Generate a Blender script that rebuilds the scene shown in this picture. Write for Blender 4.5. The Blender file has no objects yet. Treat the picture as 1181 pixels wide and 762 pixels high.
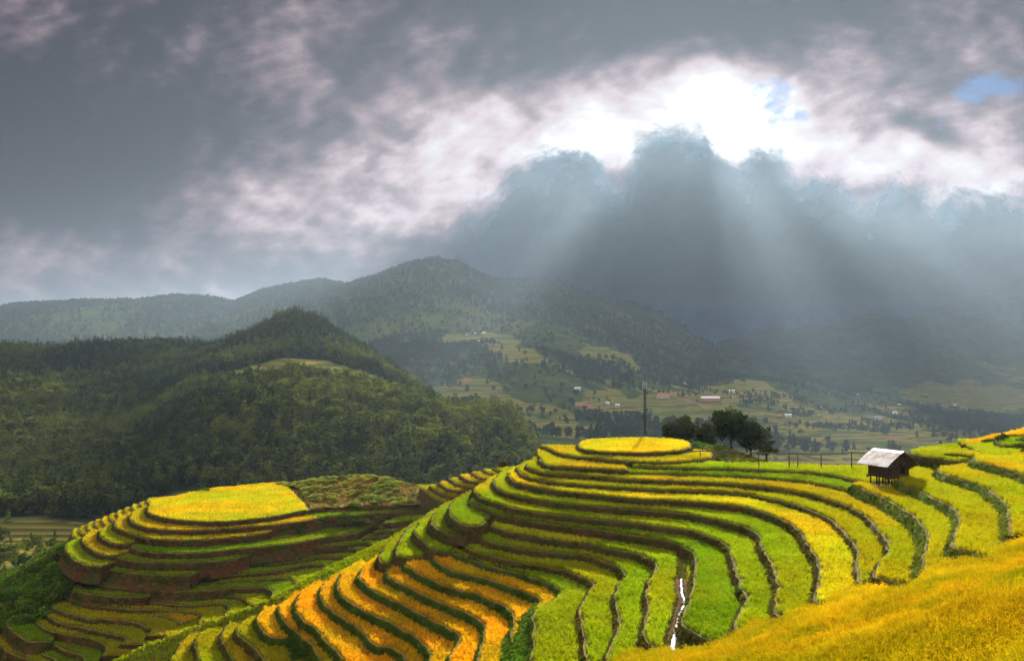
import bpy, bmesh, math, random
import numpy as np
from mathutils import Vector, Matrix, Euler, noise
from mathutils.geometry import tessellate_polygon
random.seed(7); RS = np.random.RandomState(11)
S = bpy.context.scene; C = S.collection; D2R = math.radians
F, CX, CY, PITCH = 927.0, 590.5, 381.0, math.atan(34/927)
HOR = 415.0
SUN_AZ, SUN_EL = math.atan(215/927), D2R(19.5)      # azimuth clockwise from +Y
# ------------------------------------------------------------------ rays
def ray(px, py):
    a, b = (px-CX)/F, -(py-CY)/F
    c, s = math.cos(PITCH), math.sin(PITCH)
    return Vector((a, c-b*s, s+b*c))
def at_z(px, py, z):
    d = ray(px, py); t = z/d.z
    return Vector((d.x*t, d.y*t, z))
def at_d(px, py, dist):
    d = ray(px, py); t = dist/d.y
    return Vector((d.x*t, dist, d.z*t))
def proj(x, y, z):
    c, s = math.cos(PITCH), math.sin(PITCH)
    yy = y*c+z*s; zz = -y*s+z*c
    yy = np.maximum(yy, .5)
    return CX+F*x/yy, CY-F*zz/yy
# ------------------------------------------------------------------ object helpers
def link(o, parent=None):
    C.objects.link(o)
    if parent is not None: o.parent = parent
    return o
def meta(o, label=None, cat=None, group=None, kind=None):
    if label: o['label'] = label
    if cat: o['category'] = cat
    if group: o['group'] = group
    if kind: o['kind'] = kind
    return o
def empty(name, loc, rz=0):
    o = bpy.data.objects.new(name, None); o.location = loc; o.rotation_euler = (0, 0, rz)
    o.empty_display_size = .1
    return link(o)
def mesh_obj(name, verts, faces, mats, parent=None, fm=None, smooth=False, linkit=True):
    me = bpy.data.meshes.new(name); me.from_pydata([tuple(v) for v in verts], [], faces)
    for m in (mats if isinstance(mats, (list, tuple)) else [mats]): me.materials.append(m)
    if fm is not None: me.polygons.foreach_set('material_index', np.array(fm, dtype=np.int32))
    if smooth: me.polygons.foreach_set('use_smooth', np.ones(len(me.polygons), dtype=bool))
    me.update()
    o = bpy.data.objects.new(name, me)
    if linkit: link(o, parent)
    return o
class MB:
    def __init__(s): s.v = []; s.f = []; s.m = []
    def quadlist(s, vs, fs, m=0):
        b = len(s.v); s.v += [tuple(v) for v in vs]; s.f += [tuple(i+b for i in f) for f in fs]; s.m += [m]*len(fs)
    def box(s, c, d, rz=0, m=0):
        vs = []
        for x in (-.5, .5):
            for y in (-.5, .5):
                for z in (-.5, .5):
                    v = Vector((x*d[0], y*d[1], z*d[2])); v.rotate(Euler((0, 0, rz))); vs.append(v+Vector(c))
        s.quadlist(vs, [(0,1,3,2),(4,6,7,5),(0,4,5,1),(2,3,7,6),(0,2,6,4),(1,5,7,3)], m)
    def tube(s, pts, rad, n=7, m=0, cap=True):
        pts = [Vector(p) for p in pts]
        if not isinstance(rad, (list, tuple)): rad = [rad]*len(pts)
        b = len(s.v); ring = []
        for i, p in enumerate(pts):
            t = (pts[min(i+1, len(pts)-1)]-pts[max(i-1, 0)]).normalized()
            a = t.orthogonal().normalized() if i == 0 else (a-t*a.dot(t)).normalized()
            bb = t.cross(a)
            for k in range(n):
                w = 2*math.pi*k/n
                s.v.append(tuple(p+(a*math.cos(w)+bb*math.sin(w))*rad[i]))
        for i in range(len(pts)-1):
            for k in range(n):
                s.f.append((b+i*n+k, b+i*n+(k+1) % n, b+(i+1)*n+(k+1) % n, b+(i+1)*n+k)); s.m.append(m)
        if cap:
            s.f.append(tuple(b+k for k in range(n))[::-1]); s.m.append(m)
            s.f.append(tuple(b+(len(pts)-1)*n+k for k in range(n))); s.m.append(m)
    def build(s, name, mats, parent=None, smooth=False, linkit=True):
        return mesh_obj(name, s.v, s.f, mats, parent, s.m, smooth, linkit)
# ------------------------------------------------------------------ material helpers
def new_mat(name):
    m = bpy.data.materials.new(name); m.use_nodes = True
    nt = m.node_tree; nt.nodes.clear()
    out = nt.nodes.new('ShaderNodeOutputMaterial')
    return m, nt, out
class NT:
    """small wrapper to chain nodes"""
    def __init__(s, nt): s.nt = nt
    def n(s, t, **kw):
        nd = s.nt.nodes.new(t)
        for k, v in kw.items(): setattr(nd, k, v)
        return nd
    def put(s, sock, v):
        if hasattr(v, 'is_linked') or hasattr(v, 'links'): s.nt.links.new(v, sock)
        else: sock.default_value = v
    def m(s, op, a, b=None, c=None, clamp=False):
        nd = s.n('ShaderNodeMath', operation=op, use_clamp=clamp)
        s.put(nd.inputs[0], a)
        if b is not None: s.put(nd.inputs[1], b)
        if c is not None: s.put(nd.inputs[2], c)
        return nd.outputs[0]
    def noise(s, vec, scale, detail=5, rough=.55, dist=0, out=0, dim='3D'):
        nd = s.n('ShaderNodeTexNoise', noise_dimensions=dim)
        if vec is not None: s.put(nd.inputs['Vector'], vec)
        nd.inputs['Scale'].default_value = scale; nd.inputs['Detail'].default_value = detail
        nd.inputs['Roughness'].default_value = rough; nd.inputs['Distortion'].default_value = dist
        return nd.outputs[out]
    def ss(s, v, a, b, lo=0., hi=1., typ='SMOOTHSTEP'):
        nd = s.n('ShaderNodeMapRange', interpolation_type=typ)
        s.put(nd.inputs[0], v)
        nd.inputs[1].default_value = a; nd.inputs[2].default_value = b
        nd.inputs[3].default_value = lo; nd.inputs[4].default_value = hi
        return nd.outputs[0]
    def mix(s, f, a, b):
        nd = s.n('ShaderNodeMix', data_type='RGBA')
        s.put(nd.inputs[0], f)
        for sock, v in ((nd.inputs[6], a), (nd.inputs[7], b)):
            s.put(sock, v if not isinstance(v, tuple) or len(v) == 4 else (*v, 1))
        return nd.outputs[2]
    def vm(s, op, a, b=None):
        nd = s.n('ShaderNodeVectorMath', operation=op)
        s.put(nd.inputs[0], a)
        if b is not None: s.put(nd.inputs[1], b)
        return nd.outputs[1] if op in ('LENGTH', 'DOT_PRODUCT') else nd.outputs[0]
    def comb(s, x, y, z):
        nd = s.n('ShaderNodeCombineXYZ')
        for i, v in enumerate((x, y, z)): s.put(nd.inputs[i], v)
        return nd.outputs[0]
    def sep(s, v):
        nd = s.n('ShaderNodeSeparateXYZ'); s.put(nd.inputs[0], v); return nd.outputs
    def pos(s): return s.n('ShaderNodeNewGeometry').outputs['Position']
def simple(name, cols, scale=6., rough=.85, bump=.0, bscale=None, metal=0., stretch=None):
    """colour varied by noise between the colours in cols"""
    m, nt, out = new_mat(name); N = NT(nt)
    p = N.n('ShaderNodeTexCoord').outputs['Object']
    if stretch: p = N.vm('MULTIPLY', p, stretch)
    f = N.noise(p, scale, 6, .6)
    col = N.mix(N.ss(f, .35, .62), cols[0], cols[1])
    if len(cols) > 2: col = N.mix(N.ss(N.noise(p, scale*.37, 4, .6, .5), .48, .62), col, cols[2])
    b = N.n('ShaderNodeBsdfPrincipled'); b.inputs['Roughness'].default_value = rough
    b.inputs['Metallic'].default_value = metal
    b.inputs['Specular IOR Level'].default_value = .5 if rough < .7 else .03
    nt.links.new(col, b.inputs['Base Color'])
    if bump:
        bn = N.n('ShaderNodeBump'); bn.inputs['Strength'].default_value = bump; bn.inputs['Distance'].default_value = .1
        nt.links.new(N.noise(p, bscale or scale*4, 6, .65), bn.inputs['Height'])
        nt.links.new(bn.outputs[0], b.inputs['Normal'])
    nt.links.new(b.outputs[0], out.inputs[0])
    return m
def leaf_mat(name, col=None, var=.25, trans=.45, inst=True, rough=.7):
    """foliage or crop: reflects and lets light through; tint comes from the instance attribute when inst"""
    m, nt, out = new_mat(name); N = NT(nt)
    if inst:
        a = N.n('ShaderNodeAttribute', attribute_type='INSTANCER', attribute_name='tint'); base = a.outputs['Color']
    else:
        r = N.n('ShaderNodeRGB'); r.outputs[0].default_value = (*col, 1); base = r.outputs[0]
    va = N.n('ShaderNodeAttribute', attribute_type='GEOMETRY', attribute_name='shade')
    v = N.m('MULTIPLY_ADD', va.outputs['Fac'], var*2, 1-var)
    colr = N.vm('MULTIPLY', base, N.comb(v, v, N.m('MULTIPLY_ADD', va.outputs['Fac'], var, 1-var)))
    d = N.n('ShaderNodeBsdfDiffuse'); t = N.n('ShaderNodeBsdfTranslucent')
    nt.links.new(colr, d.inputs[0]); nt.links.new(colr, t.inputs[0])
    mx = N.n('ShaderNodeMixShader'); mx.inputs[0].default_value = trans
    nt.links.new(d.outputs[0], mx.inputs[1]); nt.links.new(t.outputs[0], mx.inputs[2])
    nt.links.new(mx.outputs[0], out.inputs[0])
    return m
# ------------------------------------------------------------------ scattered plants (stuff)
def scatter_tree(name, coll):
    ng = bpy.data.node_groups.new(name, 'GeometryNodeTree')
    ng.interface.new_socket('Geometry', in_out='INPUT', socket_type='NodeSocketGeometry')
    ng.interface.new_socket('Geometry', in_out='OUTPUT', socket_type='NodeSocketGeometry')
    gi = ng.nodes.new('NodeGroupInput'); go = ng.nodes.new('NodeGroupOutput')
    ci = ng.nodes.new('GeometryNodeCollectionInfo'); ci.inputs[0].default_value = coll
    ci.inputs[1].default_value = True; ci.inputs[2].default_value = True
    iop = ng.nodes.new('GeometryNodeInstanceOnPoints'); iop.inputs['Pick Instance'].default_value = True
    def att(nm, typ):
        a = ng.nodes.new('GeometryNodeInputNamedAttribute'); a.data_type = typ; a.inputs[0].default_value = nm
        return next(o for o in a.outputs if o.enabled)
    L = ng.links.new
    L(gi.outputs[0], iop.inputs['Points']); L(ci.outputs[0], iop.inputs['Instance'])
    L(att('rot', 'FLOAT_VECTOR'), iop.inputs['Rotation']); L(att('scl', 'FLOAT_VECTOR'), iop.inputs['Scale'])
    L(att('pick', 'INT'), iop.inputs['Instance Index'])
    L(iop.outputs[0], go.inputs[0])
    return ng
def source(name, objs):
    c = bpy.data.collections.new(name)
    for o in objs: c.objects.link(o)
    return scatter_tree(name, c), len(objs)
def scatter(name, pts, src, scl, tint, tilt=.12, label=None, cat=None, group=None, sz=None):
    """one object: one plant on every point; nobody could count them"""
    ng, k = src; n = len(pts)
    if n == 0: return None
    me = bpy.data.meshes.new(name); me.vertices.add(n)
    me.vertices.foreach_set('co', np.asarray(pts, dtype=np.float32).ravel())
    rot = np.stack([RS.uniform(-tilt, tilt, n), RS.uniform(-tilt, tilt, n), RS.uniform(0, 6.283, n)], 1)
    a = me.attributes.new('rot', 'FLOAT_VECTOR', 'POINT'); a.data.foreach_set('vector', rot.astype(np.float32).ravel())
    scl = np.broadcast_to(np.asarray(scl, dtype=np.float32), (n,))
    s3 = np.stack([scl, scl, scl*(1 if sz is None else sz)], 1)
    a = me.attributes.new('scl', 'FLOAT_VECTOR', 'POINT'); a.data.foreach_set('vector', s3.astype(np.float32).ravel())
    a = me.attributes.new('pick', 'INT', 'POINT'); a.data.foreach_set('value', RS.randint(0, k, n).astype(np.int32))
    t4 = np.ones((n, 4), dtype=np.float32); t4[:, :3] = tint
    a = me.attributes.new('tint', 'FLOAT_COLOR', 'POINT'); a.data.foreach_set('color', t4.ravel())
    o = link(bpy.data.objects.new(name, me))
    md = o.modifiers.new('scatter', 'NODES'); md.node_group = ng
    return meta(o, label, cat, group, 'stuff')
def shade_attr(me, vals):
    a = me.attributes.new('shade', 'FLOAT', 'FACE'); a.data.foreach_set('value', np.asarray(vals, dtype=np.float32))
def fbm(x, y, s, oct=4, seed=0.):
    """vectorised value noise, roughly -1..1"""
    r = np.zeros_like(x); amp = 1.; tot = 0.
    for o in range(oct):
        xx = x/s+seed*13.1+o*7.7; yy = y/s-seed*5.3+o*3.1
        xi = np.floor(xx); yi = np.floor(yy); fx = xx-xi; fy = yy-yi
        fx = fx*fx*(3-2*fx); fy = fy*fy*(3-2*fy)
        def h(a, b):
            v = np.sin(a*127.1+b*311.7+seed*17.)*43758.5453
            return v-np.floor(v)
        v = (h(xi, yi)*(1-fx)+h(xi+1, yi)*fx)*(1-fy)+(h(xi, yi+1)*(1-fx)+h(xi+1, yi+1)*fx)*fy
        r += amp*(v*2-1); tot += amp; amp *= .5; s = s/2.03
    return r/tot
# ------------------------------------------------------------------ 2-D geometry
def inside(px, py, poly):
    P = np.asarray(poly)[:, :2]; r = np.zeros(px.shape, dtype=bool); n = len(P)
    j = n-1
    for i in range(n):
        xi, yi = P[i]; xj, yj = P[j]
        if yi != yj:
            c = ((yi > py) != (yj > py)) & (px < (xj-xi)*(py-yi)/(yj-yi)+xi)
            r ^= c
        j = i
    return r
def dist_line(px, py, line):
    P = np.asarray(line)[:, :2]; best = np.full(px.shape, 1e9)
    for i in range(len(P)-1):
        a = P[i]; b = P[i+1]; d = b-a; L = d@d
        if L < 1e-9: continue
        t = np.clip(((px-a[0])*d[0]+(py-a[1])*d[1])/L, 0, 1)
        best = np.minimum(best, (px-a[0]-t*d[0])**2+(py-a[1]-t*d[1])**2)
    return np.sqrt(best)
def spline(pts, step):
    """Catmull-Rom through the points, resampled evenly"""
    P = [Vector(p) for p in pts]
    if len(P) < 3: dense = [P[0].lerp(P[-1], k/20) for k in range(21)]
    else:
        Q = [P[0]*2-P[1]]+P+[P[-1]*2-P[-2]]; dense = []
        for i in range(1, len(Q)-2):
            a, b, c, d = Q[i-1], Q[i], Q[i+1], Q[i+2]
            for k in range(12):
                t = k/12
                dense.append(.5*((2*b)+(c-a)*t+(2*a-5*b+4*c-d)*t*t+(3*b-a-3*c+d)*t**3))
        dense.append(P[-1])
    out = [dense[0]]; acc = 0
    for i in range(1, len(dense)):
        seg = (dense[i]-dense[i-1]).length
        while acc+seg >= step and seg > 1e-6:
            t = (step-acc)/seg; q = dense[i-1].lerp(dense[i], t)
            out.append(q); dense[i-1] = q; seg = (dense[i]-q).length; acc = 0
        acc += seg
    if (dense[-1]-out[-1]).length > step*.3: out.append(dense[-1])
    return out
HAZE_D, SKY_GAIN, SUN_E, SUN_ANG, EXPO = 0.46e-4, 3.0, 5., .5, 1.38
TEST = False; OVER = .95
# ================================================================== materials
def bank_mat(name, soil1, soil2, weed, weedamt):
    m, nt, out = new_mat(name); N = NT(nt); p = N.pos()
    pz = N.vm('MULTIPLY', p, (1, 1, 2.2))
    f = N.noise(pz, 1.3, 8, .7); f2 = N.noise(pz, 7., 6, .7); f3 = N.noise(p, .33, 4, .6)
    c = N.mix(N.ss(f, .38, .62), soil1, soil2)
    c = N.mix(N.ss(f2, .45, .75), c, tuple(x*.45 for x in soil1))
    w = N.m('ADD', N.m('MULTIPLY', f2, .6), N.m('MULTIPLY', f3, .5))
    c = N.mix(N.ss(w, .67-weedamt*.3, .74-weedamt*.3), c, weed)
    b = N.n('ShaderNodeBsdfPrincipled'); b.inputs['Roughness'].default_value = .95
    b.inputs['Specular IOR Level'].default_value = .03
    nt.links.new(c, b.inputs['Base Color'])
    bn = N.n('ShaderNodeBump'); bn.inputs['Strength'].default_value = .9; bn.inputs['Distance'].default_value = .25
    nt.links.new(N.noise(pz, 4., 8, .75), bn.inputs['Height']); nt.links.new(bn.outputs[0], b.inputs['Normal'])
    nt.links.new(b.outputs[0], out.inputs[0])
    return m
M = {}
M['bank_brown'] = bank_mat('bank_brown', (.16, .065, .022), (.075, .034, .012), (.05, .062, .010), .50)
M['bank_red'] = bank_mat('bank_red', (.17, .058, .020), (.07, .03, .012), (.05, .065, .012), .42)
M['bank_green'] = bank_mat('bank_green', (.10, .09, .02), (.06, .075, .012), (.055, .10, .010), .85)
M['bank_olive'] = bank_mat('bank_olive', (.13, .10, .022), (.075, .075, .012), (.085, .125, .012), .8)
M['paddy'] = simple('paddy', [(.06, .055, .012), (.09, .10, .012), (.10, .06, .02)], .8, .95, .5, 4)
M['paddy_gold'] = simple('paddy_gold', [(.13, .075, .012), (.18, .11, .012)], .8, .95, .5, 4)
M['path'] = simple('path', [(.17, .105, .022), (.10, .085, .015), (.07, .09, .012)], 1.1, .95, .5, 6)
M['scrub'] = simple('scrub', [(.05, .06, .015), (.11, .085, .02), (.19, .08, .03)], .5, .95, .6, 3)
M['wood'] = simple('wood', [(.13, .085, .05), (.05, .03, .018)], 9, .85, .5, 30, 0, (1, 1, 6))
M['bamboo'] = simple('bamboo', [(.12, .075, .035), (.06, .04, .02)], 7, .6, .2, 30)
M['thatch'] = simple('thatch', [(.16, .09, .05), (.07, .04, .025), (.22, .16, .10)], 5, .95, .9, 20, 0, (8, 1, 1))
M['sheet'] = simple('sheet', [(.88, .87, .84), (.74, .71, .66), (.60, .46, .34)], 1.8, .5, .1, 20, .0)
M['steel'] = simple('steel', [(.10, .10, .10), (.06, .06, .06)], 4, .8)
M['antenna'] = simple('antenna', [(.6, .6, .6), (.45, .45, .45)], 6, .6)
M['bark'] = simple('bark', [(.10, .07, .045), (.045, .032, .022)], 5, .95, .9, 20, 0, (1, 1, .3))
M['wall_plaster'] = simple('wall_plaster', [(.62, .60, .54), (.45, .42, .36)], .6, .9)
M['wall_wood'] = simple('wall_wood', [(.16, .11, .07), (.09, .06, .04)], .8, .9)
M['roof_white'] = simple('roof_white', [(.80, .80, .80), (.62, .63, .64)], .4, .6)
M['roof_grey'] = simple('roof_grey', [(.34, .34, .35), (.22, .22, .22)], .4, .8)
M['roof_red'] = simple('roof_red', [(.55, .17, .09), (.40, .12, .07)], .4, .8)
M['wall_orange'] = simple('wall_orange', [(.62, .28, .12), (.52, .22, .10)], .5, .9)
M['glass_dark'] = simple('glass_dark', [(.03, .035, .04), (.05, .05, .06)], 1, .2)
M['water'] = simple('water', [(.88, .90, .92), (.70, .74, .76)], 5, .12, .6, 14)
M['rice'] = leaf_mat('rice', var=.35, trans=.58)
M['weed'] = leaf_mat('weed', var=.4, trans=.4)
M['leaves'] = leaf_mat('leaves', var=.45, trans=.35)
# ================================================================== plant sources (never linked into the scene)
def tuft(name, n, h, w, r, lean, seed, ears=True):
    rnd = random.Random(seed); b = MB(); sh = []
    for i in range(n):
        a = rnd.uniform(0, 6.283); rr = r*math.sqrt(rnd.random()); x, y = rr*math.cos(a), rr*math.sin(a)
        ang = rnd.uniform(0, 6.283); ln = rnd.uniform(.3, 1)*lean; hh = h*rnd.uniform(.7, 1.08)
        dx, dy = math.cos(ang), math.sin(ang); ww = w*rnd.uniform(.7, 1.2)
        fa = rnd.uniform(0, 3.14); px, py = math.cos(fa)*ww/2, math.sin(fa)*ww/2
        base = Vector((x, y, -.05)); mid = Vector((x+dx*ln*.3, y+dy*ln*.3, hh*.6)); tip = Vector((x+dx*ln, y+dy*ln, hh*(.97 if ln < lean*.6 else .85)))
        s = Vector((px, py, 0))
        b.quadlist([base-s*.6, base+s*.6, mid+s, mid-s, tip+s*.25, tip-s*.25], [(0, 1, 2, 3), (3, 2, 4, 5)])
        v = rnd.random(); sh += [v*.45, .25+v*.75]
        if ears and rnd.random() < .6:
            q = tip+Vector((dx*.06, dy*.06, -.05)); s2 = s*1.25
            b.quadlist([mid.lerp(tip, .55)-s2*.4, mid.lerp(tip, .55)+s2*.4, tip+s2, tip-s2, q+s2*.4, q-s2*.4], [(0, 1, 2, 3), (3, 2, 4, 5)])
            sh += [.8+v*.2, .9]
    o = b.build(name, M['rice'], linkit=False); shade_attr(o.data, sh); return o
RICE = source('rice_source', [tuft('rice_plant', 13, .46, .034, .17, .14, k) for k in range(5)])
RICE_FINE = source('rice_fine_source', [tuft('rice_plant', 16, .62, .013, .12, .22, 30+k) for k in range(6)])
def weedm(name, n, r, size, seed, mat, squash=.7):
    rnd = random.Random(seed); b = MB(); sh = []
    for i in range(n):
        while True:
            p = Vector((rnd.uniform(-1, 1), rnd.uniform(-1, 1), rnd.uniform(-.1, 1)))
            if .25 < p.length < 1: break
        p = Vector((p.x*r, p.y*r, p.z*r*squash)); s = size*rnd.uniform(.6, 1.3)
        e = Euler((rnd.uniform(-1, 1), rnd.uniform(-1, 1), rnd.uniform(0, 6.28)))
        vs = [Vector(q) for q in ((-.5*s, 0, 0), (0, -.28*s, 0), (.5*s, 0, .1*s), (0, .28*s, 0))]
        for v in vs: v.rotate(e)
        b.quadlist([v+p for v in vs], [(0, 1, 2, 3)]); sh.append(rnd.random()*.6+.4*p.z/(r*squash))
    o = b.build(name, mat, linkit=False); shade_attr(o.data, np.clip(sh, 0, 1)); return o
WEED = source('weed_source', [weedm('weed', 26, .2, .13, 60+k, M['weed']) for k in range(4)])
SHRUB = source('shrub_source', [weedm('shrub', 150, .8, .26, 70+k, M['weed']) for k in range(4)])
def crown_mesh(name, lobes, nleaf, lsize, seed, mat, flat=.0):
    """leaf clumps spread over the outer part of several lobes, gaps between them"""
    rnd = random.Random(seed); b = MB(); sh = []
    tot = sum(l[3]**2 for l in lobes)
    for (x, y, z, r, sq) in lobes:
        k = int(nleaf*r*r/tot); ncl = max(5, int(k/16))
        for c in range(ncl):
            d = Vector((rnd.gauss(0, 1), rnd.gauss(0, 1), rnd.gauss(.15, 1))).normalized()
            rr = r*rnd.uniform(.45, 1.06); cc = Vector((x+d.x*rr, y+d.y*rr, z+d.z*rr*sq)); cs = rnd.random()*.5
            for i in range(16):
                p = cc+Vector((rnd.gauss(0, 1), rnd.gauss(0, 1), rnd.gauss(0, .7)))*r*.13
                s = lsize*rnd.uniform(.6, 1.3); e = Euler((rnd.uniform(-1.2, 1.2), rnd.uniform(-1.2, 1.2), rnd.uniform(0, 6.28)))
                vs = [Vector(q) for q in ((-.5*s, 0, 0), (0, -.32*s, 0), (.5*s, 0, .12*s), (0, .32*s, 0))]
                for v in vs: v.rotate(e)
                b.quadlist([v+p for v in vs], [(0, 1, 2, 3)]); sh.append(min(1, cs+rnd.random()*.5))
    return b, sh
def trunk_mb(h, r, limbs, seed):
    rnd = random.Random(seed); b = MB()
    b.tube([(0, 0, -.4), (rnd.uniform(-.1, .1)*r*4, 0, h*.5), (rnd.uniform(-1, 1)*r, rnd.uniform(-1, 1)*r, h)], [r*1.25, r*.8, r*.3], 8)
    for (x, y, z) in limbs:
        z0 = min(h*.85, max(h*.3, z*.55))
        b.tube([(0, 0, z0), (x*.5, y*.5, z0+(z-z0)*.6), (x*.85, y*.85, z)], [r*.45, r*.3, r*.1], 6)
    return b
def forest_tree(kind, seed):
    rnd = random.Random(seed)
    if kind == 'broad':
        lobes = [(0, 0, 4.6, 2.0, .95)]+[(rnd.uniform(-1.5, 1.5), rnd.uniform(-1.5, 1.5), rnd.uniform(2.8, 5.6), rnd.uniform(1., 1.5), .85) for _ in range(5)]
        return lobes, 6.5
    lobes = [(rnd.uniform(-.2, .2), rnd.uniform(-.2, .2), 1.8+i*1.15, 1.75-i*.27, .6) for i in range(6)]
    return lobes, 8.5
PROTO = []
for kind, seed in (('broad', 1), ('broad', 2), ('broad', 3), ('pine', 4), ('pine', 5)):
    lobes, hh = forest_tree(kind, seed)
    b, sh = crown_mesh('crown', lobes, 900 if kind == 'broad' else 700, .55, seed, None)
    cr = b.build('crown', M['leaves'], linkit=False); shade_attr(cr.data, sh)
    tk = trunk_mb(hh*.8, .16, [l[:3] for l in lobes[1:4]], seed).build('trunk', M['bark'], linkit=False)
    PROTO.append((cr, tk, kind, hh))
FOREST = source('forest_source', [p[0] for p in PROTO])
def sparse(kind, seed):
    lobes, hh = forest_tree(kind, seed); b, sh = crown_mesh('crown', lobes, 170, 1.25, seed, None)
    o = b.build('crown', M['leaves'], linkit=False); shade_attr(o.data, sh); return o
FOREST_FAR = source('forest_far_source', [sparse('broad', 21), sparse('broad', 22), sparse('pine', 23)])
# ================================================================== terraces: rim lines of every level, taken at their own height
G1, G2, Y1, Y2, O1, YG = 'green', 'lime', 'yellow', 'bright', 'orange', 'mixed'
TINT = {'green': (.20, .29, .004), 'lime': (.29, .35, .004), 'mixed': (.35, .34, .004), 'yellow': (.46, .36, .005),
        'bright': (.56, .46, .006), 'orange': (.66, .39, .006), 'dark': (.085, .15, .008)}
BK = [(1500, 98), (1181, 98), (1060, 92), (1000, 94), (900, 97), (840, 101), (800, 104), (740, 108), (680, 110), (650, 110)]
def bkpts(z): return [Vector(((x-CX)/F*d, d, z)) for x, d in BK]
TERR = []
def T(tid, z, rim, close, bank, crop, label, depth=1.9, setback=.24, hill='main'):
    w = [at_z(x, y, z) for x, y in rim]
    line = spline(w, .45)
    for i, p in enumerate(line):            # hand-made edges wander a little
        if 0 < i < len(line)-1:
            line[i] = p+Vector((noise.noise(p*.9+Vector((0, 0, tid_hash(tid)))), noise.noise(p*.9+Vector((9, 3, tid_hash(tid)))), 0))*.2
    if close == 'full':
        e, s = line[-1], line[0]
        cl = [Vector((e.x+12, e.y-1, z)), Vector((75, min(e.y, 70), z))]+bkpts(z)+[Vector((s.x+1.2, s.y+6, z))]
    elif close == 'loop': cl = []
    elif close[0] == 'pts': cl = [at_z(x, y, z) for x, y in close[1]]
    elif close[0] == 'w': cl = [Vector((x, y, z)) for x, y in close[1]]
    else:
        v = Vector((close[1], close[2], 0)); cl = [line[-1]+v, line[0]+v*1.0]
    TERR.append(dict(id=tid, z=z, rim=line, poly=line+cl, bank=bank, crop=crop, label=label, depth=depth, set=setback, hill=hill))
def tid_hash(t): return (sum(ord(c)*(i+3) for i, c in enumerate(t)) % 97)*1.7
# --- main hill, from the top down
T('S0', -11.4, [(790, 509), (797, 513), (794, 517), (780, 520.5), (740, 522.3), (700, 521.5), (675, 519), (667, 515), (670, 510.5), (686, 507.5), (725, 506.3), (765, 507)], 'loop', 0,
  [(Y2, None)], 'golden rice covering the small round terrace at the very top of the hill')
T('S1', -12.05, [(630, 516), (645, 523), (660, 526.5), (682, 528.5), (711, 531), (745, 533), (780, 533), (805, 531), (819, 528), (821.5, 524.5), (812, 521), (795, 519)], ('w', [(20, 108), (4, 113)]), 0,
  [(Y1, None)], 'yellow rice on the ring terrace that encircles the round hilltop terrace')
T('A', -12.5, [(731, 538.5), (780, 540), (840, 541), (874, 542.5), (908, 544), (942, 546), (968, 550), (993, 556), (1012, 557)], ('w', [(38, 84), (47, 92), (32, 96.5), (24.5, 97.5), (18, 105), (14, 106)]), 0,
  [(G2, None)], 'bright green rice on the wide flat terrace under the bamboo rail')
T('S2', -12.65, [(622.5, 528), (624, 533), (634, 537.5), (651, 538.5), (680, 540), (705, 541.5), (725.5, 542.5)], ('d', 0, 9), 0,
  [(Y1, None)], 'short yellow rice strip that ends in a step below the hilltop ring')
T('B', -12.95, [(724, 546), (780, 547), (840, 549), (874, 550.5), (908, 554), (942, 558), (968, 563.5), (982, 567), (990, 563)], ('d', 0, 8), 0,
  [(G1, None)], 'narrow green rice strip just below the wide flat terrace with the rail')
T('S3', -13.35, [(608, 535), (609, 539), (620, 544), (634, 546.5), (655, 548), (694, 551), (728, 553.5), (762, 554.5), (797, 555.5), (840, 558), (874, 561), (908, 565), (934, 570.5), (960, 578), (985, 588), (1002, 600), (1017, 616), (1023, 626), (1023, 636), (1016, 648), (1007, 663), (1008, 666), (1025, 671), (1051, 678)],
  'full', 0, [(YG, None)], 'yellow-green rice on the third long strip below the hilltop, curving down below the hut')
T('S4', -13.95, [(596, 540), (600, 546), (610, 551), (625, 554.5), (650, 558), (694, 561), (728, 563.5), (762, 565), (797, 566), (831, 567.5), (860, 570), (874, 572.5), (900, 578), (925, 585.5), (951, 596), (963, 604), (976.5, 619), (987.5, 635), (987, 646), (987.5, 658), (989, 672)],
  'full', 0, [(YG, None)], 'yellow-green rice on the strip directly above the brightest yellow strip')
T('S5', -14.5, [(586, 546), (588, 552), (596, 556.5), (613, 561), (642, 566), (680, 570), (728, 574.5), (762, 576.5), (797, 578.5), (831, 581.5), (860, 585.5), (883, 592), (906, 602), (919, 611), (926, 621), (935.5, 636), (942.5, 646), (944.5, 660), (942.5, 675), (940, 694), (950, 696)],
  'full', 0, [(Y2, None)], 'brightest yellow rice strip, widening as it bends down in the middle of the hill')
T('S6', -15.3, [(575, 548), (569, 555), (573, 562), (584, 568.5), (608, 574), (634, 578.5), (680, 583.5), (728, 587.5), (762, 590), (788, 592.5), (814, 597), (839, 603), (860, 609), (871, 614.5), (877, 621.5), (878, 631), (886, 645), (893, 661), (898, 677), (894.5, 689), (895.5, 699), (893, 708), (905, 714)],
  'full', 0, [(G2, None)], 'green rice on the strip directly below the brightest yellow strip')
T('S7', -16.1, [(560, 556), (547, 564), (553, 573), (572, 580.5), (599.5, 588), (634, 593), (680, 598), (728, 603), (762, 607.5), (797, 612.5), (814, 617.5), (831, 624.5), (840, 633), (844, 647), (849, 661), (854, 676), (861, 693), (854, 705), (848, 723), (851, 732)],
  'full', 0, [(G2, (lambda u, x, y: u < .13, Y1))], 'green rice on the second strip below the brightest yellow one, yellow at its left end')
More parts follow.
